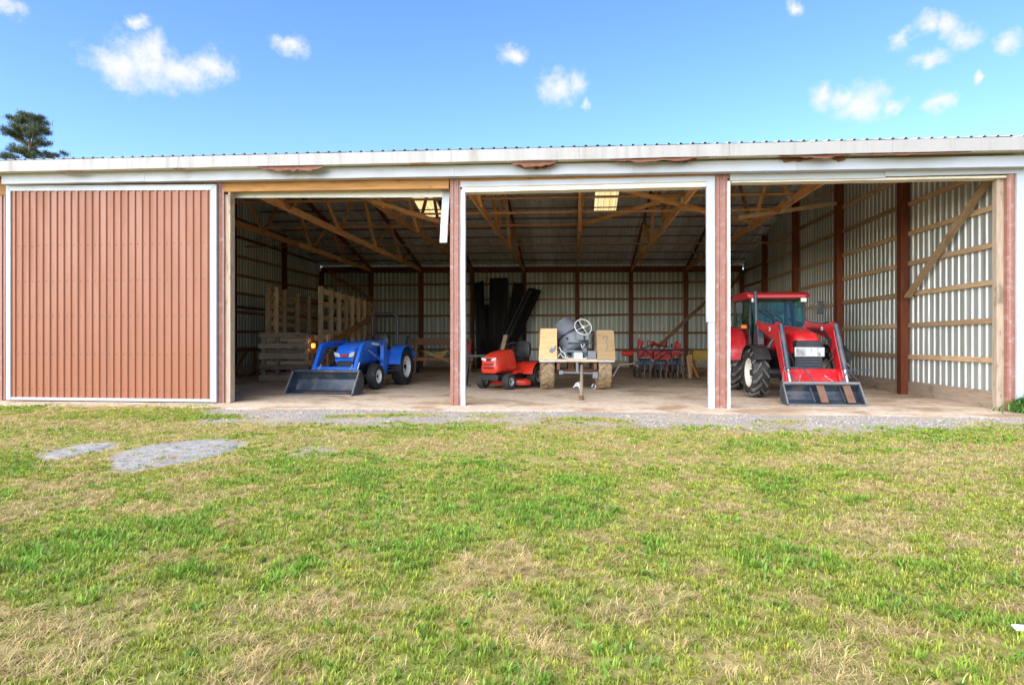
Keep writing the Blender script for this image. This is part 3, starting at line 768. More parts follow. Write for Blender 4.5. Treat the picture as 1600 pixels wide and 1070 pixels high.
def loft_box(stations, n=5):
    """stations: (y, width, zbottom, ztop, corner radius, top taper)"""
    return [rrect(w, zt-zb, r, 0, (zt+zb)/2, y, n, tp) for y, w, zb, zt, r, tp in stations]
def bucket(parent, wid, lip, back, H, m, edge_m):
    """lip, back = y positions; open side faces -y"""
    d = back-lip; path = [(lip, .02), (lip+d*.55, .035), (lip+d*.85, .09), (back, .22*H/.5), (back+.01, H*.62), (back-d*.16, H)]
    b = MB(); b.strip(path[::-1], -wid/2, wid/2, .018); o = b.build('bucket', m, parent, smooth=25)
    for s in (-1, 1):
        mb = MB(); x = s*wid/2; mb.prism([(lip+.02, .0), (lip+d*.55, .0), (lip+d*.88, .06), (back+.03, .2), (back+.03, H*.62), (back-d*.14, H+.02), (back-d*.34, H*.99)], x-.012, x+.012); mb.build('side_plate', m, o)
        MB().bar((x*.992, lip+.0, .03), (x*.992, back-d*.34, H*.98), .02, .045).build('side_edge', edge_m, o)
    MB().box((0, lip-.01, .022), (wid, .09, .022)).build('cutting_edge', edge_m, o)
    MB().box((0, back-d*.16-.02, H+.0), (wid-.03, .05, .055)).build('top_lip', m, o)
    return o

# ------------------------------------------------------------------ blue compact tractor
fw_c = c2w(-3.36, 15.05); psi = R(11); th = YAW-psi
loc = fw_c + Matrix.Rotation(th, 3, 'Z') @ Vector((-.55, 0, 0))
T = thing('compact_tractor', 'blue compact tractor with front loader bucket and black roll bar', 'tractor', (loc.x, loc.y, .012), th)
for s in (-1, 1):
    wheel(T, (s*.53, 0, .325), .325, .22, .17, s, M_rimw, nl=14, lh=.022, th=.035)
    wheel(T, (s*.60, 1.62, .50), .50, .33, .29, s, M_rimw, nl=16, lh=.03, th=.045)
    mb = MB(); mb.strip(arcpath(1.62, .50, .56, 172, 20), s*.40, s*.76, .02); mb.prism([(1.05,.55)]+arcpath(1.62, .5, .565, 165, 30)+[(2.1,.6)], s*.39, s*.405)
    mb.build('fender', M_blue, T, smooth=30)
    MB().box((s*.40, 1.05, .72), (.05, .3, .5)).build('side_panel', M_blue, T, bevel=.02)
    MB().bar((s*.30, .78, .42), (s*.62, 1.15, .42), .3, .04).build('footplate', M_black, T)
mb = MB(); mb.loft(loft_box([(-.57,.52,.66,.95,.08,.9),(-.52,.56,.62,1.0,.1,.9),(-.46,.60,.6,1.07,.1,.88),(-.2,.64,.6,1.14,.12,.86),(.3,.66,.62,1.20,.12,.86),(.72,.62,.64,1.22,.12,.86)])).build('hood', M_blue, T, smooth=50)
mb = MB(); mb.loft(loft_box([(-.60,.40,.42,.70,.05,1),(-.52,.46,.38,.74,.06,1),(.7,.46,.40,.7,.06,1)])).build('grille', M_black, T, smooth=40)
for z in (.48, .54, .60, .66): MB().box((0, -.605, z), (.36, .02, .016)).build('grille_slat', M_gun, T)
for s in (-1, 1):
    mb = MB(); mb.prism([(s*.10, .80), (s*.24, .82), (s*.265, .93), (s*.14, .90)], -.625, -.56, 'Y'); mb.build('headlight', M_lens, T, bevel=.01)
MB().box((0, -.60, .845), (.17, .03, .075)).build('hood_emblem', M_cred, T, bevel=.01)
MB().box((0, -.585, .86), (.46, .02, .012)).build('hood_trim', M_black, T)
mb = MB(); mb.box((0, .6, .45), (.34, 1.9, .26)); mb.box((0, 1.5, .5), (.5, .55, .4)); mb.tube([(-.5,0,.325),(.5,0,.325)], .07, 10); mb.tube([(-.55,1.62,.5),(.55,1.62,.5)], .1, 10); mb.build('chassis', M_black, T, bevel=.02)
mb = MB(); mb.loft(loft_box([(.68,.5,.7,1.18,.06,.8),(.86,.46,.7,1.2,.06,.8),(.95,.4,.7,1.02,.06,.9)])).build('dashboard', M_black, T, smooth=45)
steer(T, (0, 1.0, 1.30), .17, R(35)); seat(T, (0, 1.42, .90), .9)
a = [(-.36,1.86,.55),(-.37,1.86,1.80)]+[(-.37+.13*(1-math.cos(R(t))), 1.86, 1.80+.15*math.sin(R(t))) for t in (30,60,90)]
arch = a+[(-x,y,z) for x,y,z in a[::-1]]
MB().tube(arch, .048, 12).build('roll_bar', M_black, T, smooth=50)
for s in (-1, 1):
    x = s*.51
    mb = MB(); mb.prism([(.42,.35),(.68,.35),(.66,1.12),(.56,1.22),(.44,1.18)], x-.05, x+.05); mb.build('loader_post', M_blue, T, bevel=.012)
    mb = MB(); mb.prism([(.62,1.22),(.60,1.12),(-.55,1.02),(-.72,.94),(-1.14,.28),(-1.25,.30),(-1.23,.42),(-.80,1.10),(-.62,1.17)], x-.042, x+.042); mb.build('loader_arm', M_blue, T, bevel=.012)
    mb = MB(); mb.box((x+s*.045, -.05, 1.12), (.004, .42, .05), Matrix.Rotation(R(-4), 3, 'X')); mb.build('arm_decal', M_whitep, T)
    mb = MB(); mb.bar((x+s*.046, -.98, .70), (x+s*.046, -1.1, .52), .004, .03, up=(1,0,0)); mb.build('arm_decal', M_whitep, T)
    cyl(T, (x*.78, -.62, 1.03), (x*.78, -1.22, .40), .032, M_black, M_silver, .62)
    cyl(T, (x+s*.0, .55, .62), (x, -.35, .98), .03, M_blue, M_silver, .6)
MB().tube([(-.5,-1.02,.55),(.5,-1.02,.55)], .05, 12).build('cross_tube', M_blue, T)
MB().box((0,-1.24,.40), (1.0,.06,.16)).build('bucket_mount', M_blue, T, bevel=.01)
bucket(T, 1.62, -1.86, -1.33, .52, M_gun, M_edge)
b = MB(); b.box((.15,-1.72,.052), (1.1,.16,.012)); b.build('bucket_rust', M_rust, T)
mb = MB(); mb.box((0, 2.2, .55), (.9,.25,.35)); mb.build('rear_hitch_box', M_blue, T, bevel=.03)
MB().bar((.35,2.15,.5), (.52,2.35,1.35), .06, .06).build('hitch_arm', M_black, T)
MB().bar((.50,2.05,.6), (.62,2.25,.92), .2, .2).build('rear_guard', M_blue, T, bevel=.02)

# ------------------------------------------------------------------ red cab tractor
ctr = c2w(5.98, 12.9); th = YAW-R(6)
T = thing('cab_tractor', 'red cab tractor with front loader parked beside the right wall', 'tractor', (ctr.x, ctr.y, .012), th)
T.scale = (.95,.95,.95)
for s in (-1, 1):
    wheel(T, (s*.83, 0, .55), .55, .36, .32, s, M_rim, nl=14, lh=.045, th=.06, slant=.34, treadm=M_dust)
    wheel(T, (s*.74, 2.15, .76), .76, .44, .46, s, M_rim, nl=17, lh=.05, th=.065, treadm=M_dust)
    mb = MB(); mb.strip(arcpath(2.15, .76, .84, 178, 25), s*.56, s*1.04, .03); mb.prism([(1.32,.8)]+arcpath(2.15, .76, .85, 175, 30)+[(2.8,1.0)], s*.55, s*.575)
    mb.build('rear_fender', M_red, T, smooth=30)
    mb = MB(); mb.strip(arcpath(0, .54, .63, 150, 20), s*.66, s*1.0, .014); mb.build('front_fender', M_black, T, smooth=30)
    MB().bar((s*.45,.15,.85), (s*.7,.1,1.12), .05, .05).build('fender_bracket', M_black, T)
    MB().box((s*.52, 1.0, .62), (.3, .7, .42)).build('fuel_tank', M_black, T, bevel=.05)
mb = MB(); mb.loft(loft_box([(-.86,.50,.98,1.22,.08,.9),(-.80,.60,.92,1.36,.12,.86),(-.6,.66,.95,1.46,.14,.82),(-.1,.70,1.0,1.54,.15,.8),(.6,.74,1.02,1.60,.15,.8),(1.0,.76,1.02,1.63,.15,.82)])).build('hood', M_red, T, smooth=50)
mb = MB(); mb.loft(loft_box([(-.88,.56,.62,1.26,.06,.9),(-.80,.62,.58,1.28,.06,.9),(.9,.56,.6,1.05,.06,1)])).build('grille', M_black, T, smooth=40)
for s in (-1, 1):
    mb = MB(); mb.loft([rrect(.25,.17,.04,s*.145,1.03,-.93), rrect(.27,.19,.05,s*.145,1.03,-.86)]).build('headlight', M_lens, T, smooth=40)
MB().box((0,-.915,1.03), (.60,.03,.20)).build('headlight_bezel', M_silver, T, bevel=.01)
for z in (.70,.76,.82,.88): MB().box((0,-.89,z), (.48,.02,.018)).build('grille_slat', M_gun, T)
mb = MB(); mb.box((0,.6,.62), (.42,2.6,.36)); mb.tube([(-.7,0,.54),(.7,0,.54)], .11, 12); mb.tube([(-.7,2.15,.76),(.7,2.15,.76)], .15, 12); mb.box((0,-.75,.5), (.5,.35,.3)); mb.build('chassis', M_black, T, bevel=.03)
# cab
zf, zr = 1.05, 2.30
F0, F1, B0, B1 = (.66, 1.02), (.62, 1.20), (.68, 2.5), (.62, 2.42)      # half widths and y at bottom / top
for s in (-1, 1):
    MB().bar((s*F0[0],F0[1],zf), (s*F1[0],F1[1],zr), .06, .06).build('cab_pillar', M_black, T, bevel=.01)
    MB().bar((s*B0[0],B0[1],zf), (s*B1[0],B1[1],zr), .07, .07).build('cab_pillar', M_black, T, bevel=.01)
    MB().bar((s*.70,1.85,zf), (s*.63,1.85,zr), .05, .05).build('cab_pillar', M_black, T, bevel=.01)
    mb = MB(); mb.add([(s*F0[0],F0[1]+.03,.62),(s*.70,1.82,.95),(s*.63,1.82,zr-.02),(s*F1[0],F1[1]+.03,zr-.02)], [(0,1,2,3)]); mb.build('door_glass', M_glass, T)
    mb = MB(); mb.add([(s*.70,1.88,1.2),(s*B0[0],B0[1]-.03,1.2),(s*B1[0],B1[1]-.03,zr-.02),(s*.63,1.88,zr-.02)], [(0,1,2,3)]); mb.build('side_glass', M_glass, T)
    MB().bar((s*F0[0],F0[1],.6), (s*F0[0],F0[1],zf+.02), .06, .06).build('door_sill_post', M_black, T)
    o = MB().box((s*.57, 1.02, 2.24), (.13,.07,.10)).build('work_light', M_lens, T, bevel=.015)
    mb = MB(); mb.bar((s*.66,1.05,1.62), (s*.80,.98,1.60), .03, .03); mb.build('lamp_arm', M_black, T)
    MB().box((s*.82, .97, 1.60), (.13,.06,.09)).build('indicator_lamp', M_orange, T, bevel=.015)
    MB().bar((s*.70,1.02,2.1), (s*.88,.95,2.15), .025, .025).build('mirror_arm', M_black, T)
    MB().box((s*.93,.95,2.05), (.16,.04,.30)).build('mirror', M_black, T, bevel=.02)
mb = MB(); mb.add([(-F0[0],F0[1],zf+.3),(F0[0],F0[1],zf+.3),(F1[0],F1[1],zr),(-F1[0],F1[1],zr)], [(0,1,2,3)]); mb.build('windscreen', M_glass, T)
mb = MB(); mb.add([(-B0[0],B0[1],zf+.3),(B0[0],B0[1],zf+.3),(B1[0],B1[1],zr),(-B1[0],B1[1],zr)], [(0,1,2,3)]); mb.build('rear_glass', M_glass, T)
rf = MB(); rings = []
for y, w, z0, z1 in ((.95,1.20,2.30,2.36),(1.05,1.42,2.28,2.42),(1.4,1.50,2.28,2.46),(2.2,1.50,2.28,2.46),(2.6,1.42,2.28,2.42),(2.68,1.3,2.3,2.38)): rings.append(rrect(w, z1-z0, .05, 0, (z0+z1)/2, y, 4))
rf.loft(rings).build('cab_roof', M_red, T, smooth=40)
MB().box((0,1.8,1.0), (1.3,1.5,.10)).build('cab_floor', M_black, T)
MB().box((0,2.46,1.3), (1.25,.06,.5)).build('cab_rear_panel', M_green, T)
seat(T, (0,1.95,1.45), 1.15, M_green); steer(T, (0,1.42,1.78), .20, R(35))
MB().box((0,1.2,1.45), (.5,.2,.45)).build('dashboard', M_black, T, bevel=.04)
mb = MB(); mb.tube([(.1,1.10,1.66),(-.28,1.13,2.02)], .012, 6); mb.tube([(-.02,1.09,1.72),(-.5,1.12,2.05)], .008, 6); mb.build('wiper', M_black, T)
MB().tube([(-.52,.92,1.0),(-.55,.92,1.9),(-.56,.95,2.45)], [.045,.045,.035], 12).build('exhaust_stack', M_gun, T)
# loader
for s in (-1, 1):
    x = s*.55
    mb = MB(); mb.prism([(.55,.62),(.88,.62),(.90,1.35),(.82,1.64),(.62,1.64),(.52,1.2)], x-.07, x+.07); mb.build('loader_tower', M_red if s > 0 else M_gun, T, bevel=.015)
    mb = MB(); mb.prism([(.78,1.74),(.74,1.58),(.0,1.40),(-.52,1.30),(-.62,1.18),(-1.18,.30),(-1.34,.32),(-1.32,.50),(-.86,1.46),(-.86,1.60),(-.70,1.66),(-.48,1.62),(.2,1.66)], x-.05, x+.05); a = mb.build('loader_arm', M_red, T, bevel=.015)
    cyl(T, (x, -.84, 1.60), (x, -1.40, .42), .052, M_gun, M_silver, .78)
    cyl(T, (x, .62, .78), (x, -.5, 1.38), .045, M_gun, M_silver, .6)
    MB().tube([(x, .1, 1.62), (x, -.5, 1.66)], .016, 8).build('hydraulic_pipe', M_black, T)
    mb = MB()
    for k in range(6): mb.box((x, .35-.13*k, 1.675-.004*k), (.112,.05,.02))
    mb.build('pipe_clamp', M_gun, T)
    mb = MB(); mb.lathe([(0,.052),(s*.006,.05),(s*.006,.001)], 20, origin=(x-.0505*1, -.25, 1.52)); mb.lathe([(-.006,.052),(0,.052)], 20, origin=(x-.0505, -.25, 1.52)); o = mb.build('arm_badge', M_whitep, T)
    MB().box((x-.058, -.25, 1.52), (.004,.06,.022)).build('badge_mark', M_black, T)
    MB().bar((x, -1.12, .62), (x, -1.28, .32), .16, .05).build('arm_foot', M_red, T, bevel=.01)
    cyl(T, (s*.18, -.95, .62), (s*.34, -1.3, .42), .014, M_silver, M_silver, .5, 'hydraulic_hose')
mb = MB(); mb.bar((-.52,-1.00,.66), (-.52,-1.30,.32), .02, .02); mb.add([(-.50,-.98,.68),(.50,-.98,.68),(.50,-1.30,.30),(-.50,-1.30,.30),(-.50,-.95,.66),(.50,-.95,.66),(.50,-1.27,.28),(-.50,-1.27,.28)], [(0,1,2,3),(4,7,6,5),(0,4,5,1),(1,5,6,2),(2,6,7,3),(3,7,4,0)])
mb.build('loader_cross_plate', M_red, T)
bucket(T, 1.46, -1.80, -1.38, .40, M_gun, M_edge)
for x in (-.2, .0, .36): MB().bar((x,-1.74,.06), (x,-1.42,.37), .02, .05).build('bucket_brace', M_gun, T)
for x, w, m in ((-.02,.14,M_rust), (.48,.14,M_rust)): MB().bar((x,-1.765,.06), (x,-1.475,.40), w, .02).build('fork_tine', m, T)
MB().box((0,-1.50,.425), (1.46,.09,.05)).build('bucket_top_rail', M_edge, T, bevel=.008)
for s in (-1, 1):
    p = [(s*.40,-1.46,.44),(s*.62 if s < 0 else .52,-1.38,.66),(s*.28 if s < 0 else .92,-1.38,.70),(s*.10 if s < 0 else .98,-1.46,.62)]
    if s < 0: p = [(-.72,-1.44,.44),(-.66,-1.40,.72),(-.30,-1.40,.72),(-.12,-1.46,.44)]
    else: p = [(.42,-1.46,.44),(.55,-1.40,.68),(1.02,-1.30,.68),(1.06,-1.36,.50)]
    MB().tube(p, .013, 8).build('guard_rod', M_gun, T)
    MB().tube([p[1], Vector(p[3])*.5+Vector(p[0])*.5], .011, 6).build('guard_rod', M_gun, T)

for s in (-1, 1):
    x = s*.55
    for k in range(3):
        MB().tube([(x-s*(.02+.03*k), .65, 1.62-.05*k), (x-s*(.05+.03*k), .2, 1.55-.03*k), (x-s*(.04+.02*k), -.4, 1.50-.03*k), (x-s*.06, -.8, 1.25-.06*k)], .013, 6).build('hydraulic_hose', M_black, T)
    MB().tube([(s*.30,-.86,.55),(s*.34,-1.0,.80),(s*.42,-1.05,.95),(s*.5,-.9,1.1)], .012, 6).build('hydraulic_hose', M_black, T)
    MB().bar((s*.385,-.5,1.22), (s*.385,.7,1.30), .004, .05, up=(0,0,1)).build('hood_stripe', M_black, T)
# ------------------------------------------------------------------ red riding mower
fr = c2w(-.063, 14.95); th = YAW-R(33)
loc = fr + Matrix.Rotation(th, 3, 'Z') @ Vector((-.40, 0, 0))
T = thing('riding_mower', 'bright red riding lawn mower with black seat', 'lawn mower', (loc.x, loc.y, .012), th)
for s in (-1, 1):
    wheel(T, (s*.39, 0, .20), .20, .18, .105, s, M_silver, nl=22, lh=.008, th=.02, slant=.1)
    wheel(T, (s*.42, 1.22, .28), .28, .26, .155, s, M_silver, nl=22, lh=.01, th=.025, slant=.1)
    mb = MB(); mb.strip(arcpath(1.22, .28, .36, 170, 15), s*.24, s*.54, .02); mb.prism([(.80,.34)]+arcpath(1.22,.28,.365,168,20)+[(1.62,.36)], s*.235, s*.25); mb.build('fender', M_mow, T, smooth=30)
    mb = MB(); mb.prism([(s*.07,.70),(s*.20,.72),(s*.22,.79),(s*.09,.765)], -.335, -.27, 'Y'); mb.build('headlight', M_lens, T, bevel=.008)
mb = MB(); mb.loft(loft_box([(-.32,.42,.42,.66,.06,.9),(-.30,.48,.40,.80,.09,.86),(-.1,.54,.40,.90,.13,.82),(.3,.56,.42,.97,.14,.8),(.52,.54,.42,.98,.14,.8)])).build('hood', M_mow, T, smooth=50)
for z in (.54, .62): MB().box((0,-.325,z), (.30,.02,.035)).build('grille_slot', M_black, T, bevel=.008)
MB().box((0,-.325,.735), (.14,.02,.06)).build('hood_emblem', M_black, T)
mb = MB(); mb.box((0,.0,.28), (.5,.1,.08)); mb.box((0,-.25,.30), (.52,.12,.14)); mb.box((0,.5,.3), (.34,1.6,.16)); mb.build('frame', M_black, T, bevel=.015)
mb = MB(); mb.loft(loft_box([(.50,.52,.42,.96,.1,.85),(.60,.44,.42,1.0,.08,.85),(.68,.3,.6,.95,.06,.9)])).build('dashboard', M_black, T, smooth=45)
mb = MB(); mb.loft(loft_box([(.5,.56,.36,.46,.04,1),(.85,.56,.36,.46,.04,1),(1.0,.5,.4,.66,.08,.9),(1.5,.5,.42,.68,.08,.9),(1.58,.4,.5,.64,.06,.9)])).build('seat_deck', M_mow, T, smooth=40)
mb = MB(); mb.loft([[Vector((r*math.cos(R(a))*1.0, .62+r*.62*math.sin(R(a)), z)) for a in range(0,360,15)] for r, z in ((.60,.09),(.62,.12),(.60,.20),(.50,.23))]).build('mowing_deck', M_mow, T, smooth=45)
seat(T, (0,1.12,.72), .85); steer(T, (0,.72,1.06), .16, R(38))
# ------------------------------------------------------------------ cement mixer on a trailer
ctr = c2w(1.58, 15.25); T = thing('mixer_trailer', 'grey cement mixer on a two-wheel trailer with plywood fender boxes', 'cement mixer', (ctr.x, ctr.y, .012), YAW)
for s in (-1, 1):
    t = wheel(T, (s*.70, 0, .46), .46, .33, .24, s, M_rust, M_muddy, nl=15, lh=.02, th=.07, slant=.2)
    # plywood boxes over the wheels: front, top, side boards
    x0, x1 = s*.49, s*.915
    zt = 1.50 if s < 0 else 1.46
    mb = MB(); mb.prism([(x0,.74),(x1+s*.02,.74),(x1-s*.03,zt),(x0,zt)], -.50, -.482, 'Y'); mb.build('fender_front_board', M_ply, T)
    mb = MB(); mb.prism([(-.48,.74),(.5,.74),(.5,zt-.1),(-.46,zt)], x1-s*.02, x1-s*.04); mb.build('fender_side_board', M_ply, T)
    mb = MB(); mb.prism([(-.48,.74),(.5,.74),(.5,zt-.1),(-.46,zt)], x0+s*.0, x0+s*.016); mb.build('fender_side_board', M_grey, T)
    MB().bar(((x0+x1)/2,-.48,zt-.012), ((x0+x1)/2,.5,zt-.10), abs(x1-x0)-.06, .016).build('fender_top_board', M_ply, T)
    MB().box((s*.80,.56,.55), (.12,.1,.1)).build('spring_block', M_rust, T)
mb = MB(); mb.prism([(-.68,.93),(-.60,.90),(-.53,.96),(-.505,1.06),(-.53,1.10),(-.57,1.02),(-.63,1.03),(-.67,.99)], -.5045, -.501, 'Y'); mb.build('paint_smear', M_grayp, T)
mb = MB(); mb.tube([(.62,-.505,1.25),(.66,-.505,1.33),(.74,-.505,1.30),(.70,-.505,1.2),(.74,-.505,1.05),(.69,-.505,.95)], .010, 5); mb.build('paint_scrawl', M_grayp, T)
MB().box((0,.05,.71), (1.84,1.08,.055)).build('deck', M_silver, T, bevel=.008)
MB().box((0,-.505,.725), (1.0,.03,.07)).build('deck_edge', M_grey, T)
mb = MB(); mb.tube([(-.6,0,.46),(.6,0,.46)], .045, 10); mb.box((-.45,0,.58), (.07,.9,.16)); mb.box((.45,0,.58), (.07,.9,.16)); mb.box((-.1,.1,.55), (.16,.3,.28)); mb.box((.12,.25,.56), (.2,.2,.2)); mb.build('axle_frame', M_rust, T)
mb = MB(); mb.tube([(-.36,-.62,.44),(.40,-.62,.42)], .022, 8); mb.box((-.40,-.62,.44), (.10,.08,.09)); mb.box((.42,-.62,.38), (.12,.08,.15)); mb.tube([(0,-.6,.43),(0,-.5,.66)], .035, 8); mb.build('spreader_bar', M_grayp, T)
MB().tube([(.10,-.62,.60),(-.165,-2.85,.05)], [.034,.038], 10).build('drawbar', M_grey, T)
MB().lathe([(0,.05),(.08,.045),(.1,.001)], 12, origin=(-.17,-2.88,.0), axis='Z').build('hitch', M_rust, T)
mb = MB()
for a in range(5):
    t = R(a*38); mb.tube([(.12+.05*math.cos(t)-.12,-1.2,.26-.03*a),(.12-.22+.02*a,-1.22,.22-.03*a),(.12-.28+.03*a,-1.2,.12+.02*a)], .011, 6)
mb.tube([(.26,-1.2,.14),(.30,-1.2,.2),(.35,-1.2,.17),(.34,-1.2,.1),(.28,-1.2,.1)], .011, 6)
mb.build('safety_chain', M_silver, T)
# drum
Mr = Matrix.Rotation(R(-28), 3, 'Y') @ Matrix.Rotation(R(-24), 3, 'X')
dr = MB(); dr.lathe([(-.40,.12),(-.40,.25),(-.34,.33),(-.12,.37),(.10,.37),(.30,.28),(.42,.22),(.44,.235),(.44,.20),(.30,.25),(.05,.33),(-.3,.30)], 30, axis='Z')
o = dr.build('mixing_drum', M_grayp, T, smooth=40); o.location = (-.10,.10,1.30); o.rotation_euler = (R(-24), R(-28), 0)
gr = MB(); gr.lathe([(-.04,.385),(-.04,.405),(.0,.405),(.0,.385)], 30, axis='Z'); g = gr.build('ring_gear', M_gun, o)
for a, z in ((200,.02),(236,.0),(250,-.14)): MB().box((.372*math.cos(R(a)), .372*math.sin(R(a)), z), (.05,.05,.05)).build('drum_bolt', M_black, o)
mb = MB(); mb.loft([rrect(.32,.20,.03,.14,1.32,-.38), rrect(.34,.24,.03,.14,1.34,-.10)]); mb.build('engine_cover', M_grayp, T, smooth=35)
MB().box((.19,-.385,1.33), (.045,.02,.22)).build('cover_slot', M_black, T)
MB().box((.10,-.26,1.15), (.62,.30,.03)).build('tool_shelf', M_gun, T, bevel=.006)
mb = MB(); mb.tube([(-.06,-.2,.74),(-.10,-.15,1.3)], .04, 8); mb.tube([(.26,-.1,.74),(.2,-.1,1.25)], .07, 10); mb.tube([(-.34,-.3,.95),(.15,-.3,.93)], .03, 8); mb.tube([(-.35,.1,.74),(-.3,.1,1.15)], .06, 8); mb.tube([(.3,.3,.74),(.3,.3,1.2)], .05, 8)
mb.lathe([(-.05,.16),(.05,.16),(.05,.001)], 20, origin=(-.28,-.15,.90), axis='X'); mb.lathe([(-.05,.15),(.05,.15),(.05,.001)], 20, origin=(.22,-.05,.95), axis='X'); mb.build('support_stand', M_grayp, T)
mb = MB(); mb.loft([rrect(.22,.18,.04,.03,.83,-.46), rrect(.22,.20,.05,.03,.84,-.24)]); mb.build('engine', M_silver, T, smooth=40)
MB().box((.37,-.38,.86), (.20,.16,.19)).build('battery_box', M_grayp, T, bevel=.01)
for p in ([(-.42,-.38,1.05),(-.38,-.42,.95),(-.30,-.42,.90),(-.26,-.42,.8)], [(-.47,-.45,.80),(-.40,-.46,.90),(-.34,-.46,.80),(-.2,-.46,.77),(.2,-.46,.77),(.25,-.45,.80)], [(.1,-.35,1.14),(.14,-.4,1.02),(.2,-.36,1.12)]):
    MB().tube(p, .014, 6).build('hose', M_whitep, T)
c = Vector((.17,-.30,1.54)); Mw = Matrix.Rotation(R(62),3,'X') @ Matrix.Rotation(R(12),3,'Y')
mb = MB(); mb.torus(c, .215, .014, Mw, 32, 8)
for k in range(4):
    a = R(30+90*k); mb.tube([c+Mw @ Vector((0,0,-.03)), c+Mw @ Vector((.215*math.cos(a),.215*math.sin(a),0))], .011, 6)
mb.lathe([(-.03,.035),(.03,.035),(.03,.001)], 12, origin=c, axis='Y'); mb.build('hand_wheel', M_whitep, T)
MB().tube([c, c+Vector((0,.25,-.14))], .02, 8).build('wheel_shaft', M_gun, T)

# ------------------------------------------------------------------ red cultivator at the back
base = on_z(1030, 592); T = thing('field_cultivator', 'red and blue row cultivator with thin tines near the back wall', 'cultivator', (base.x, base.y, .012), YAW)
MB().box((0,0,.90), (1.45,.09,.09)).build('toolbar', M_black, T)
MB().box((0,-.1,.50), (1.55,.07,.08)).build('lower_bar', M_dkblue, T)
for x in (-.66,-.1,.36,.66): MB().bar((x,0,.92), (x,-.08,.48), .05, .05).build('bar_hanger', M_rust, T)
for x, w_, z, h_ in ((-.46,.42,.78,.22),(.06,.52,.74,.26),(.52,.28,.80,.18)):
    mb = MB(); mb.loft([rrect(w_,h_,.03,x,z,-.14), rrect(w_+.03,h_+.05,.03,x,z+.02,.12)]); h = mb.build('seed_hopper', M_cred, T, smooth=35)
    for j in range(4): MB().box((x-w_*.32+w_*.21*j,-.145,z-.02), (.022,.012,.11)).build('hopper_slot', M_black, h)
    MB().lathe([(-.03,.17),(.03,.17),(.03,.001)], 18, origin=(x+.12,-.1,.30), axis='X').build('press_wheel', M_rust, T)
    MB().box((x,.05,.45), (.34,.22,.38)).build('gear_case', M_black, T, bevel=.02)
for p in ([(-.7,-.2,.62),(-.5,-.25,.9),(-.2,-.2,.7),(.1,-.22,.95)], [(-.1,-.2,.6),(.2,-.25,.86),(.45,-.2,.62),(.7,-.2,.8)], [(-.6,-.15,.95),(-.2,-.1,1.08),(.3,-.1,1.0)]):
    MB().tube(p, .018, 6).build('seed_hose', M_black, T)
for k in range(11):
    MB().lathe([(-.012,.001),(-.006,.21),(.006,.21),(.012,.001)], 20, origin=(-.75+.15*k,.12,.23), axis='X').build('disc', M_rust if k % 2 else M_gun, T)
MB().tube([(-.8,.12,.23),(.8,.12,.23)], .03, 8).build('disc_axle', M_black, T)
for x in (-.6,-.25,.15,.5): MB().bar((x,-.05,.98), (x+.08,.05,1.18), .05, .07).build('red_lever', M_cred, T)
for k in range(9):
    x = -.70+k*.175; mb = MB(); mb.tube([(x,-.1,.52),(x+.02,-.25,.36),(x,-.18,.18),(x-.01,-.28,.02)], [.014,.014,.012,.008], 6); mb.build('tine', M_silver if k % 3 else M_rust, T)
    if k % 2: MB().box((x,-.14,.50), (.05,.1,.12)).build('tine_clamp', M_black, T)
for x, z, w in ((-.62,1.15,.12),(.58,1.05,.22)): MB().box((x,0,z), (w,.08,.16)).build('end_bracket', M_cred, T, bevel=.01)
for x in (.22,.40,.62): MB().box((x,0,1.05), (.05,.06,.13)).build('bar_clamp', M_black, T)
mb = MB(); mb.tube([(-.35,0,1.0),(-.38,0,1.2),(-.1,0,1.12),(.1,.05,1.02)], .022, 8); mb.tube([(-.3,.1,1.1),(.15,.1,1.08)], .02, 8); mb.build('hitch_frame', M_cred, T)
mb = MB(); mb.bar((-.68,0,.95), (-.62,.0,1.28), .05, .05); mb.bar((-1.2,-.02,.80), (-.66,0,.86), .05, .06); mb.build('marker_arm', M_cred, T)
MB().lathe([(-.16,.03),(-.12,.085),(.12,.085),(.22,.02)], 14, origin=(-1.05,-.02,.80), axis='X').build('marker_float', M_mow, T)
MB().bar((.92,-.2,.02), (.90,0,.70), .07, .05).build('stand_leg', M_tan, T)
o = MB().bar((0,0,0), (0,.05,.75), .14, .05).build('leaning_plank', M_brown); o.location = on_z(1078, 592)+Vector((0,0,.02)); tag(o, 'red-brown plank standing between the cultivator and yellow crate', 'plank')
o = MB().bar((.18,0,0), (-.02,.1,.5), .16, .05).build('leaning_plank', M_brown); o.location = on_z(1083, 592)+Vector((0,-.02,.04)); tag(o, 'short orange-brown plank leaning at a slant by the back post', 'plank')
# yellow crate and white bent pipe
base = on_z(1118, 587); T = thing('feed_crate', 'yellow wooden feed crate on legs behind the white door post', 'crate', (base.x, base.y, .012), YAW)
MB().box((-.25,0,.72), (1.2,.5,.34)).build('crate_box', M_yel, T, bevel=.01)
for x in (-.8,.3): MB().box((x,0,.28), (.08,.5,.55)).build('leg', M_brown, T)
MB().bar((-.8,-.2,.1), (.3,-.2,.5), .04, .08).build('brace', M_brown, T)
MB().box((-.25,-.05,.91), (1.3,.62,.035)).build('crate_lid', M_rust, T)
o = MB().tube([on_z(958,590)+Vector((0,0,.05)), at_depth(968,570,20.5), at_depth(990,568,20.6), at_depth(1000,575,20.6), on_z(1008,588)+Vector((0,0,.05))], .025, 8).build('bent_pipe', M_whitep); tag(o, 'bent pale metal pipe standing beside the mixer trailer', 'pipe')
cy_ = bpy.data.objects['field_cultivator'].location.y
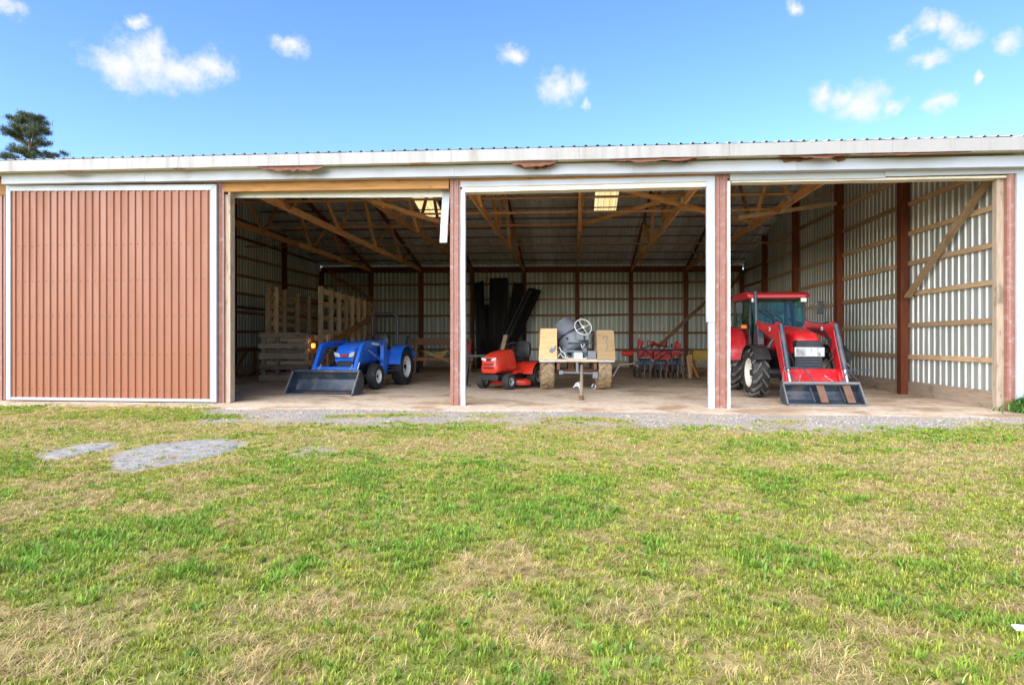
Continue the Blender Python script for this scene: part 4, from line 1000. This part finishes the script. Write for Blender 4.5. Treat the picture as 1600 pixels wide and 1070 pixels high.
beam_o = MB().bar(on_y(1026, 543, cy_+.1), on_y(1130, 446, D-.22), .06, .13).build('leaning_board', M_tan); tag(beam_o, 'long tan board leaning from the cultivator up to the back wall', 'board')

# ------------------------------------------------------------------ wagon at the back left
base = on_z(690, 582); T = thing('hay_wagon', 'low timber wagon with yellow hitch parked against the back wall', 'wagon', (base.x, base.y, .012), YAW)
MB().box((0,0,.52), (2.5,1.2,.14)).build('bed', M_brown, T, bevel=.01)
MB().box((-.1,.4,1.18), (2.2,.06,.26)).build('side_board', M_redgirt, T)
for x in (-1.1,1.1): MB().box((x,.4,.85), (.08,.08,.9)).build('stake', M_redgirt, T)
mb = MB(); mb.prism([(-.75,.85),(-.3,.72),(.35,.88),(.1,.55),(-.2,.6)], -.62, -.5, 'Y'); mb.build('hitch_plate', M_yel, T)
mb = MB(); mb.bar((-.55,-.6,.85), (.45,-.62,.35), .05, .05); mb.bar((-.6,-.6,.3), (-.5,-.6,.62), .05, .05); mb.build('hitch_strut', M_tan, T)
MB().bar((-.92,-.7,.0), (-.86,-.62,1.1), .06, .05).build('loose_stake', M_tan, T)
mb = MB(); mb.tube([(.55,-.5,.5),(.6,-.5,1.1)], .04, 8); mb.lathe([(-.05,.12),(.05,.12),(.05,.001)], 14, origin=(.62,-.55,.85)); mb.build('jack_stand', M_black, T)
for x in (-.9,.9): wheel(T, (x,-.35,.26), .26, .18, .13, -1, M_rust, nl=0)
T2 = thing('red_toolbox', 'red metal box on a wooden stand beside the black sheets', 'box', tuple(on_z(728, 582))[:2]+(.012,), YAW)
MB().box((0,0,.95), (.42,.3,.42)).build('box_body', M_cred, T2, bevel=.02)
for x in (-.17,.17):
    for y in (-.1,.1): MB().box((x,y,.37), (.06,.06,.74)).build('leg', M_brown, T2)
MB().bar((-.2,-.1,.5), (.25,-.1,.3), .04, .08).build('brace', M_brown, T2)
MB().box((0,0,1.18), (.46,.34,.04)).build('lid', M_cred, T2, bevel=.01)

# ------------------------------------------------------------------ black roofing sheets leaning on the back wall
def leaning(pt, pb, wt, n, lab, m=None, thick=.012, zt=D-.32, dyb=1.6, spread_=.018, seed=0, edge=False):
    r = random.Random(seed); top = on_y(*pt, zt); bx = on_y(pb, 560, zt-dyb).x
    bot = Vector((bx, zt-dyb, .02)); ax = (top-bot); L = ax.length; ax.normalize()
    xx = Vector((1,0,0)); xx = (xx-ax*xx.dot(ax)).normalized(); nn = xx.cross(ax)
    if nn.y > 0: nn = -nn
    T = thing('roofing_sheets', lab, 'metal sheets', bot, 0, 'black roofing sheets leaning on the back wall')
    W = round(wt/PW)*PW if wt > .3 else PW
    for k in range(n):
        me = sheet_mesh(W, L*r.uniform(.95, 1.0), L*r.uniform(.95, 1.0), m or M_bsheet)
        off = nn*(thick*k)+xx*(r.uniform(-spread_, spread_)*k*.6-W/2)
        a2 = (ax+xx*r.uniform(-.006,.006)).normalized(); x2 = (xx-a2*xx.dot(a2)).normalized(); n2 = x2.cross(a2)
        if edge and k % 2 == 0: MB().bar(off+n2*.02+a2*.1, off+n2*.02+a2*L*.95, .012, .012).build('sheet_edge', M_silver, T)
        o = link('sheet', me, T, frame(off, x2, a2, n2)); s = o.modifiers.new('t', 'SOLIDIFY'); s.thickness = .002
    return T
leaning((748,438), 752, .46, 3, 'narrow black steel sheet standing tall beside the dark back post', seed=1)
leaning((757,476), 758, .41, 4, 'short narrow stack of black steel sheets, shoulder high', seed=2, dyb=1.9)
leaning((766,484), 768, .22, 3, 'shortest thin stack of black steel sheets', seed=3, dyb=2.0)
leaning((779,434), 778, .82, 5, 'widest upright stack of black ribbed steel sheets', seed=4, dyb=1.5)
leaning((810,442), 786, .46, 5, 'black steel sheets leaning slightly right behind the slanted stack', seed=5, dyb=1.7)
leaning((834,450), 774, .36, 7, 'steeply slanted stack of black steel sheets with pale edges', seed=6, dyb=2.2, spread_=.09, edge=True)
p0, p1 = at_depth(783, 548, 20.5), at_depth(788, 526, 21); 
o = MB().bar(Vector((p0.x-.12, p0.y-.3, .05)), p1+Vector((.05,0,.05)), .14, .05).build('leaning_board', M_pallet); tag(o, 'tan board leaning against the black sheets behind the mower', 'board')
T = thing('saw_horse', 'black folding saw horse next to the red mower', 'saw horse', tuple(on_z(745, 604))[:2]+(.012,), YAW)
MB().box((0,.2,.80), (.6,.12,.06)).build('top_rail', M_black, T)
for x in (-.22,.2):
    for y0 in (-.1,.5): MB().bar((x*1.4,y0,0), (x,.2,.8), .05, .05).build('leg', M_black, T)
MB().box((-.30,-.1,.02), (.3,.1,.04)).build('foot', M_black, T)

# ------------------------------------------------------------------ slatted bins and pallets at the left
def slat_panel(name, lab, A, B, zlo, zhi, nrow, ups, m, rw=.14, th=.03, up_w=.12, grp='wooden slatted panels', front=1):
    A = Vector((A[0],A[1],0)); B = Vector((B[0],B[1],0)); d = (B-A); L = d.length; ang = math.atan2(d.y, d.x)
    T = thing(name, lab, 'pallet', (A.x, A.y, 0), ang, grp)
    for i in range(nrow):
        z = zlo+rw/2+(zhi-zlo-rw)*i/(nrow-1)+jit(.012)
        beam('slat', (jit(.02), 0, z+jit(.008)), (L+jit(.02), 0, z+jit(.008)), th, rw*random.uniform(.92,1.06), m, T)
    for t in ups: beam('upright', (t*L, -front*(th/2+.032), zlo+jit(.02)), (t*L+jit(.02), -front*(th/2+.032), zhi+.02), .06, up_w, m, T, up=(0,1,0))
    return T
w = lambda xc, zc: c2w(xc, zc).to_2d()
slat_panel('slatted_panel', 'tall weathered slatted timber panel beside the blue tractor', w(-5.78,18.2), w(-6.0,26.2), .15, 2.83, 7, [.004,.145,.27,.39,.505,.63,.76,.88,.99], M_pallet, .17, .03, .15)
slat_panel('slatted_panel', 'slatted timber panel standing on top of the stacked pallets', w(-7.48,18.5), w(-8.1,25.6), 1.42, 2.90, 6, [.005,.12,.25,.48,.72,.99], M_pallet, .15, .03, .15)
slat_panel('pallet', 'weathered grey pallet on edge at the front of the bin', w(-7.55,18.15), w(-6.06,18.15), .02, 1.47, 5, [], M_pgrey, .17, .03, .16)
T = bpy.data.objects['pallet']
for t in (.08,.36,.94): beam('stringer', (t*1.49, .07, .02), (t*1.49, .07, 1.46), .10, .11, M_pgrey, T, up=(0,1,0))
for z in (.2,.55,.9,1.25): beam('back_slat', (0, .14, z), (1.49, .14, z), .025, .14, M_pallet, T)
slat_panel('pallet', 'dark narrow pallet on edge in the gap beside the slatted panel', w(-6.2,18.75), w(-5.6,18.75), .02, 1.40, 4, [.1,.9], M_pallet, .17, .03, .12)
slat_panel('pallet', 'pallet on edge inside the slatted bin, half hidden', w(-7.5,20.3), w(-6.2,20.5), .05, 1.25, 5, [.1,.5,.9], M_pallet, .16, .03, .12)
o = MB().bar(at_depth(508,541,18.5), at_depth(583,495,25.0), .05, .19).build('prop_board', M_brown); tag(o, 'long brown board propped diagonally against the slatted panel', 'board')
T = thing('barn_lantern', 'small glowing amber lantern hanging behind the pallets', 'lantern', tuple(at_depth(489.5, 540, 18.4)), 0)
MB().lathe([(-.07,.05),(.0,.068),(.07,.055)], 14, axis='Z').build('lens', M_amber, T)
mb = MB(); mb.lathe([(.07,.075),(.13,.04),(.15,.001)], 14, axis='Z'); mb.build('hood', M_rust, T); MB().lathe([(-.12,.06),(-.07,.07)], 14, axis='Z').build('base', M_rust, T)
MB().tube([(-.05,0,.13),(-.03,0,.3),(.03,0,.3),(.05,0,.13)], .006, 6).build('bail', M_rust, T)
ld = bpy.data.lights.new('lantern_light', 'POINT'); ld.energy = .8; ld.color = (1,.45,.12); ld.shadow_soft_size = .06
lo = bpy.data.objects.new('lantern_light', ld); col.objects.link(lo); lo.parent = T; lo.location = (0,-.12,0)
# scrap timber on the left wall
T = thing('workbench', 'rough timber bench along the left wall', 'bench', tuple(on_x(366, 590, XL+.7))[:2]+(.012,), 0)
MB().box((0,.6,.95), (.7,2.6,.05)).build('bench_top', M_redgirt, T)
for y in (-.6,1.8):
    for x in (-.28,.28): MB().box((x,y,.46), (.09,.09,.92)).build('leg', M_redgirt, T)
MB().bar((.3,-.6,.1), (.3,.3,.9), .05, .09).build('brace', M_redgirt, T)
MB().box((0,.6,2.35), (.5,3.2,.05)).build('shelf', M_redgirt, T)
MB().box((.2,-.9,1.65), (.05,.1,1.4)).build('shelf_post', M_redgirt, T)
for k in range(5):
    a = on_x(376, 598, XL+1.0); p = Vector((a.x+k*.12, a.y+.3*k, .02+.02*k))
    o = MB().bar(p, p+Vector((.35-.12*k, 1.0+.1*k, .05+.35*(k % 2))), .09, .035).build('scrap_board', M_redgirt); tag(o, ['short scrap board on the dirt beside the bench', 'scrap board tilted against the bench leg', 'flat scrap board under the bench', 'scrap board end propped up near the pallets', 'last scrap board of the pile, nearest the pallets'][k], 'board', 'scrap boards by the left wall')
#GREENERY
# ------------------------------------------------------------------ lawn, gravel, weeds, pine
def leafmat():
    m, nt, b = newmat('grass_blade'); at = nt.nodes.new('ShaderNodeAttribute'); at.attribute_name = 'tint'
    nt.links.new(at.outputs['Color'], b.inputs['Base Color']); b.inputs['Roughness'].default_value = .55; b.inputs['Specular IOR Level'].default_value = .3
    tr = N(nt, 'ShaderNodeBsdfTranslucent'); nt.links.new(at.outputs['Color'], tr.inputs[0]); mx = N(nt, 'ShaderNodeMixShader'); mx.inputs[0].default_value = .3
    out = nt.nodes['Material Output']; nt.links.new(b.outputs[0], mx.inputs[1]); nt.links.new(tr.outputs[0], mx.inputs[2]); nt.links.new(mx.outputs[0], out.inputs[0]); return m
M_leaf = leafmat()
def green_field(x, y): return np.clip(.5*vnoise(x, y, 1.0, 3, 0)+.5*vnoise(x, y, 3.6, 3, 3), 0, 1)
def blade_mesh(name, x, y, L, W, lean, az, tint, z=None, bend=.5):
    n = len(x); z = gheight(x, y) if z is None else z
    dx, dy = np.cos(az), np.sin(az); px, py = -dy, dx
    def P(t, wf):
        s = np.sin(lean*(bend+(1-bend)*t))*L*t; c = np.cos(lean*(bend+(1-bend)*t))*L*t
        return x+dx*s, y+dy*s, z+c, wf*W
    V = np.empty((n, 5, 3), np.float32)
    for i, (t, wf, sg) in enumerate(((0,.5,-1),(0,.5,1),(.55,.45,-1),(.55,.45,1),(1,0,0))):
        cx, cy, cz, w_ = P(t, wf); V[:,i,0] = cx+px*w_*sg; V[:,i,1] = cy+py*w_*sg; V[:,i,2] = cz
    base = np.arange(n)[:,None]*5
    loops = (base+np.array([[0,1,3,2,2,3,4]])).reshape(-1)
    ls = (np.arange(n)[:,None]*7+np.array([[0,4]])).reshape(-1); lt = np.tile([4,3], n)
    me = bpy.data.meshes.new(name); me.vertices.add(n*5); me.vertices.foreach_set('co', V.reshape(-1))
    me.loops.add(n*7); me.loops.foreach_set('vertex_index', loops.astype(np.int32)); me.polygons.add(n*2); me.polygons.foreach_set('loop_start', ls.astype(np.int32)); me.polygons.foreach_set('loop_total', lt.astype(np.int32))
    me.update(calc_edges=True)
    a = me.attributes.new('tint', 'FLOAT_COLOR', 'POINT'); c = np.ones((n,5,4), np.float32); c[:,:,:3] = tint[:,None,:]; a.data.foreach_set('color', c.reshape(-1))
    me.materials.append(M_leaf); return me
# tufts: (count, x0, x1, y0, y1, blades per tuft)
zones = ((12500,-4.6,3.2,-9.6,-7.4,15),(15000,-7.5,5,-7.4,-5.2,12),(15000,-11,7.5,-5.2,-1.6,11),(4200,-12.6,-5.2,-2.6,-.3,10),(1500,-6,8.5,-1.9,-.95,9),(1800,7,10,-8,-.3,9),(1500,-14,-10,-8,-1.6,9))
TX, TY, TN = [], [], []
for n, x0, x1, y0, y1, nb_ in zones:
    x = rng.uniform(x0, x1, n); y = rng.uniform(y0, y1, n); k = rng.random(n) < grass_amount(x, y); TX.append(x[k]); TY.append(y[k]); TN.append(np.full(k.sum(), nb_))
tx, ty, tn = map(np.concatenate, (TX, TY, TN)); g = green_field(tx, ty)
tg_ = rng.random(len(tx)) < sstep(g, .345, .52)*.82+.12                  # green tuft or straw tuft
lush = sstep(g, .50, .68)*rng.random(len(tx))
tb = rng.uniform(.70, 1.35, len(tx)); thue = rng.random(len(tx)); trad = rng.uniform(.012,.045,len(tx))*(1+.5*lush); tdir = rng.uniform(0,6.283,len(tx))
i = np.repeat(np.arange(len(tx)), tn); n = len(i); isg = tg_[i]
rad = trad[i]*np.sqrt(rng.random(n)); a = rng.uniform(0, 6.283, n)
x = tx[i]+rad*np.cos(a); y = ty[i]+rad*np.sin(a); dist = np.hypot(x, y-CY)
az = np.where(isg, a+rng.normal(0,.7,n), tdir[i]+rng.normal(0,1.1,n))
L = np.where(isg, rng.uniform(.018,.042,n)*(.8+.9*lush[i]), rng.uniform(.03,.08,n))
W = np.where(isg, rng.uniform(.0035,.0068,n)*(1+.4*lush[i]), rng.uniform(.0022,.0036,n))*(1+.10*np.clip(dist-3,0,9))
lean = np.where(isg, np.clip(.25+rad/.035*.7+rng.normal(0,.3,n), .1, 1.5), rng.uniform(1.0,1.62,n))
h = thue[i][:,None]; k1 = rng.random((n,1)); k2 = rng.random((n,1)); lu = lush[i][:,None]
tg = (np.array([.28,.36,.045])*(1-h)+np.array([.40,.38,.06])*h)*(1-lu)+np.array([.15,.32,.03])*lu
td = np.array([.54,.40,.14])*(1-k2)+np.array([.68,.54,.26])*k2
tint = np.where(isg[:,None], tg*(.7+.6*k1), td*(.65+.5*k1))*tb[i][:,None]
m1 = 130000; xa = rng.uniform(-9,7,m1); ya = -1.8-7.7*rng.random(m1)**.8; k = (np.abs(xa+.5) < 1.4+.95*(ya-CY)) & (rng.random(m1) < grass_amount(xa,ya)*.9+.04); xa, ya = xa[k], ya[k]; m1 = len(xa); ga_ = green_field(xa,ya); sg = rng.random(m1) < .25+.4*sstep(ga_,.4,.55)
da = np.hypot(xa, ya-CY); kk = rng.random((m1,1))
x = np.concatenate([x,xa]); y = np.concatenate([y,ya]); L = np.concatenate([L, rng.uniform(.02,.065,m1)]); W = np.concatenate([W, rng.uniform(.002,.004,m1)*(1+.10*np.clip(da-3,0,9))]); lean = np.concatenate([lean, rng.uniform(.9,1.58,m1)]); az = np.concatenate([az, rng.uniform(0,6.283,m1)])
tint = np.concatenate([tint, np.where(sg[:,None], np.array([.30,.36,.06]), np.array([.62,.49,.22]))*(.6+.8*kk)])
grass = link('grass', blade_mesh('grass', x, y, L, W, lean, az, tint)); tag(grass, 'short dry and green lawn grass in front of the shed', 'grass', kind='stuff')
# small broad-leaved rosettes among the greener turf
n = 2600; x = rng.uniform(-8.5,6.5,n); y = rng.uniform(-9.5,-2.2,n); k = (rng.random(n) < grass_amount(x,y)) & (green_field(x,y) > .50); x, y = x[k], y[k]
i = np.repeat(np.arange(len(x)), 8); n = len(i); k1 = rng.random((n,1)); tb = rng.uniform(.7,1.3,len(x))[i][:,None]
weeds = link('clover_weeds', blade_mesh('clover_weeds', x[i]+rng.normal(0,.012,n), y[i]+rng.normal(0,.012,n), rng.uniform(.025,.06,n), rng.uniform(.009,.018,n), rng.uniform(.6,1.45,n), rng.uniform(0,6.28,n), np.array([.17,.31,.045])*(.65+.7*k1)*tb)); tag(weeds, 'small broad-leaved green weeds growing through the lawn', 'weeds', kind='stuff')
# gravel
def stones(n, seed):
    r = np.random.default_rng(seed); x = r.uniform(-8.5, 8.6, n); y = r.uniform(-3.3, -.85, n); k = (r.random(n) > grass_amount(x, y)*1.15) & (r.random(n) < .08+.92*sstep(vnoise(x, y, 1.1, 3, 1)-.12*np.abs(y+1.5), .25, .5)); return x[k], y[k], r
x, y, r = stones(22000, 21); n = len(x); s = r.uniform(.005,.016,n)**1.0*np.where(r.random(n) < .06, 1.7, 1)
oct_ = np.array([(1,0,0),(0,1,0),(-1,0,0),(0,-1,0),(0,0,.7),(0,0,-.7)]); of = np.array([(0,1,4),(1,2,4),(2,3,4),(3,0,4),(1,0,5),(2,1,5),(3,2,5),(0,3,5)])
V = oct_[None]*(s[:,None,None])*r.uniform(.65,1.35,(n,6,1)); a = r.uniform(0,6.28,n); c_, s_ = np.cos(a)[:,None], np.sin(a)[:,None]
V = np.stack([V[:,:,0]*c_-V[:,:,1]*s_+x[:,None], V[:,:,0]*s_+V[:,:,1]*c_+y[:,None], V[:,:,2]+gheight(x,y)[:,None]+s[:,None]*.25], -1)
me = bpy.data.meshes.new('gravel'); me.from_pydata(V.reshape(-1,3).tolist(), [], (of[None]+np.arange(n)[:,None,None]*6).reshape(-1,3).tolist())
at = me.attributes.new('tint','FLOAT_COLOR','POINT'); t = r.uniform(.20,.46,(n,1))*np.array([1,.92,.82]); c4 = np.ones((n,6,4),np.float32); c4[:,:,:3] = t[:,None,:]; at.data.foreach_set('color', c4.reshape(-1))
m, nt, b = newmat('gravel_stone'); an = nt.nodes.new('ShaderNodeAttribute'); an.attribute_name = 'tint'; nt.links.new(an.outputs['Color'], b.inputs['Base Color']); b.inputs['Roughness'].default_value = .9; me.materials.append(m)
tag(link('gravel', me), 'grey crushed gravel strip along the front of the shed', 'gravel', kind='stuff')
# straw litter on the floor
n = 2600; x = rng.uniform(-11.5,7.2,n); y = rng.uniform(-1.0,12,n)**1.0
litter = link('straw_litter', blade_mesh('straw_litter', x, y, rng.uniform(.03,.10,n), rng.uniform(.003,.006,n), np.full(n,1.52), rng.uniform(0,6.28,n), np.array([.50,.38,.2])*rng.uniform(.25,1.2,(n,1)), z=np.full(n,.022), bend=1)); tag(litter, 'loose straw scattered over the dirt floor', 'straw', kind='stuff')
# leafy weed at the right corner post
P = on_z(1592, 646); n = 700; rr_ = np.abs(rng.normal(0,.16,n)); a = rng.uniform(0,6.28,n)
tagw = thing('corner_weed', 'leafy green weed growing at the foot of the white corner trim', 'weed', (0,0,0))
me = blade_mesh('leaves', P.x+.12+rr_*np.cos(a)*1.3, P.y+rr_*np.sin(a), rng.uniform(.06,.13,n), rng.uniform(.015,.03,n), rng.uniform(.3,1.4,n), rng.uniform(0,6.28,n), np.array([.09,.22,.035])*rng.uniform(.6,1.5,(n,1)), z=rng.uniform(0,.26,n)*np.clip(1-rr_*2.2,.1,1))
link('leaves', me, tagw); st = MB()
for k in range(9): st.tube([(P.x+.12+jit(.1), P.y+jit(.1), 0), (P.x+.12+jit(.25), P.y+jit(.2), .26)], .004, 5)
st.build('stems', paint('weed_stem', (.08,.15,.04), .6), tagw)
# white scrap at the right
o = MB().box((0,0,.02), (.05,.035,.008), Matrix.Rotation(.3,3,'X')).build('paper_scrap', M_whitep, bevel=.003); o.location = on_z(1594, 988); tag(o, 'small white scrap of paper lying in the grass', 'paper scrap')
# ------------------------------------------------------------------ pine behind the shed
PZ = 52.0; tp = at_depth(45, 180, PZ); bx = at_depth(47, 300, PZ)
pine = thing('pine_tree', 'tall pine tree rising behind the shed roof', 'tree', (bx.x, bx.y, 0)); H = tp.z
M_bark = paint('pine_bark', (.17,.12,.085), .9, 0, (.07,.05,.04), .6, 4)
MB().tube([(0,0,-.2),(.05,0,H*.5),(-.05,0,H*.85),(0,0,H*.99)], [.38,.26,.12,.03], 10).build('trunk', M_bark, pine)
lm = MB(); r = random.Random(3); cent = []
z = H*.48
while z < H*.985:
    t = (z-H*.48)/(H*.52); reach = (3.7*(1-t)**.55+.3)
    for k in range(5):
        a = r.uniform(0, 6.28); l = reach*r.uniform(.6, 1.1); up = r.uniform(.05, .35)*l+.25*t
        p1 = Vector((math.cos(a)*l, math.sin(a)*l, z+up)); mid = Vector((math.cos(a)*l*.5, math.sin(a)*l*.5, z+up*.3))
        lm.tube([(0,0,z), mid, p1], [.05*(1-t)+.02, .03, .01], 5)
        for j in range(7):
            q = Vector((0,0,z)).lerp(p1, r.uniform(.4, 1.05)); cent.append((q.x+r.uniform(-.28,.28), q.y+r.uniform(-.28,.28), q.z+r.uniform(-.05,.28)))
    z += r.uniform(.36, .55)
for j in range(10): cent.append((r.uniform(-.3,.3), r.uniform(-.3,.3), H-r.uniform(0,.7)))
lm.build('limbs', M_bark, pine)
cent = np.array(cent); m_ = 95; n = len(cent)*m_; C = np.repeat(cent, m_, 0); az = rng.uniform(0,6.28,n); ln = np.abs(rng.normal(.6,.55,n)); off = rng.normal(0,.15,(n,3))*np.array([1,1,.55])
tb = np.repeat(rng.uniform(.55,1.35,(len(cent),1)), m_, 0)
me = blade_mesh('needles', C[:,0]+off[:,0], C[:,1]+off[:,1], rng.uniform(.14,.26,n), rng.uniform(.018,.032,n), ln, az, np.array([.10,.125,.06])*tb*rng.uniform(.7,1.4,(n,1)), z=C[:,2]+off[:,2])
link('crown', me, pine)
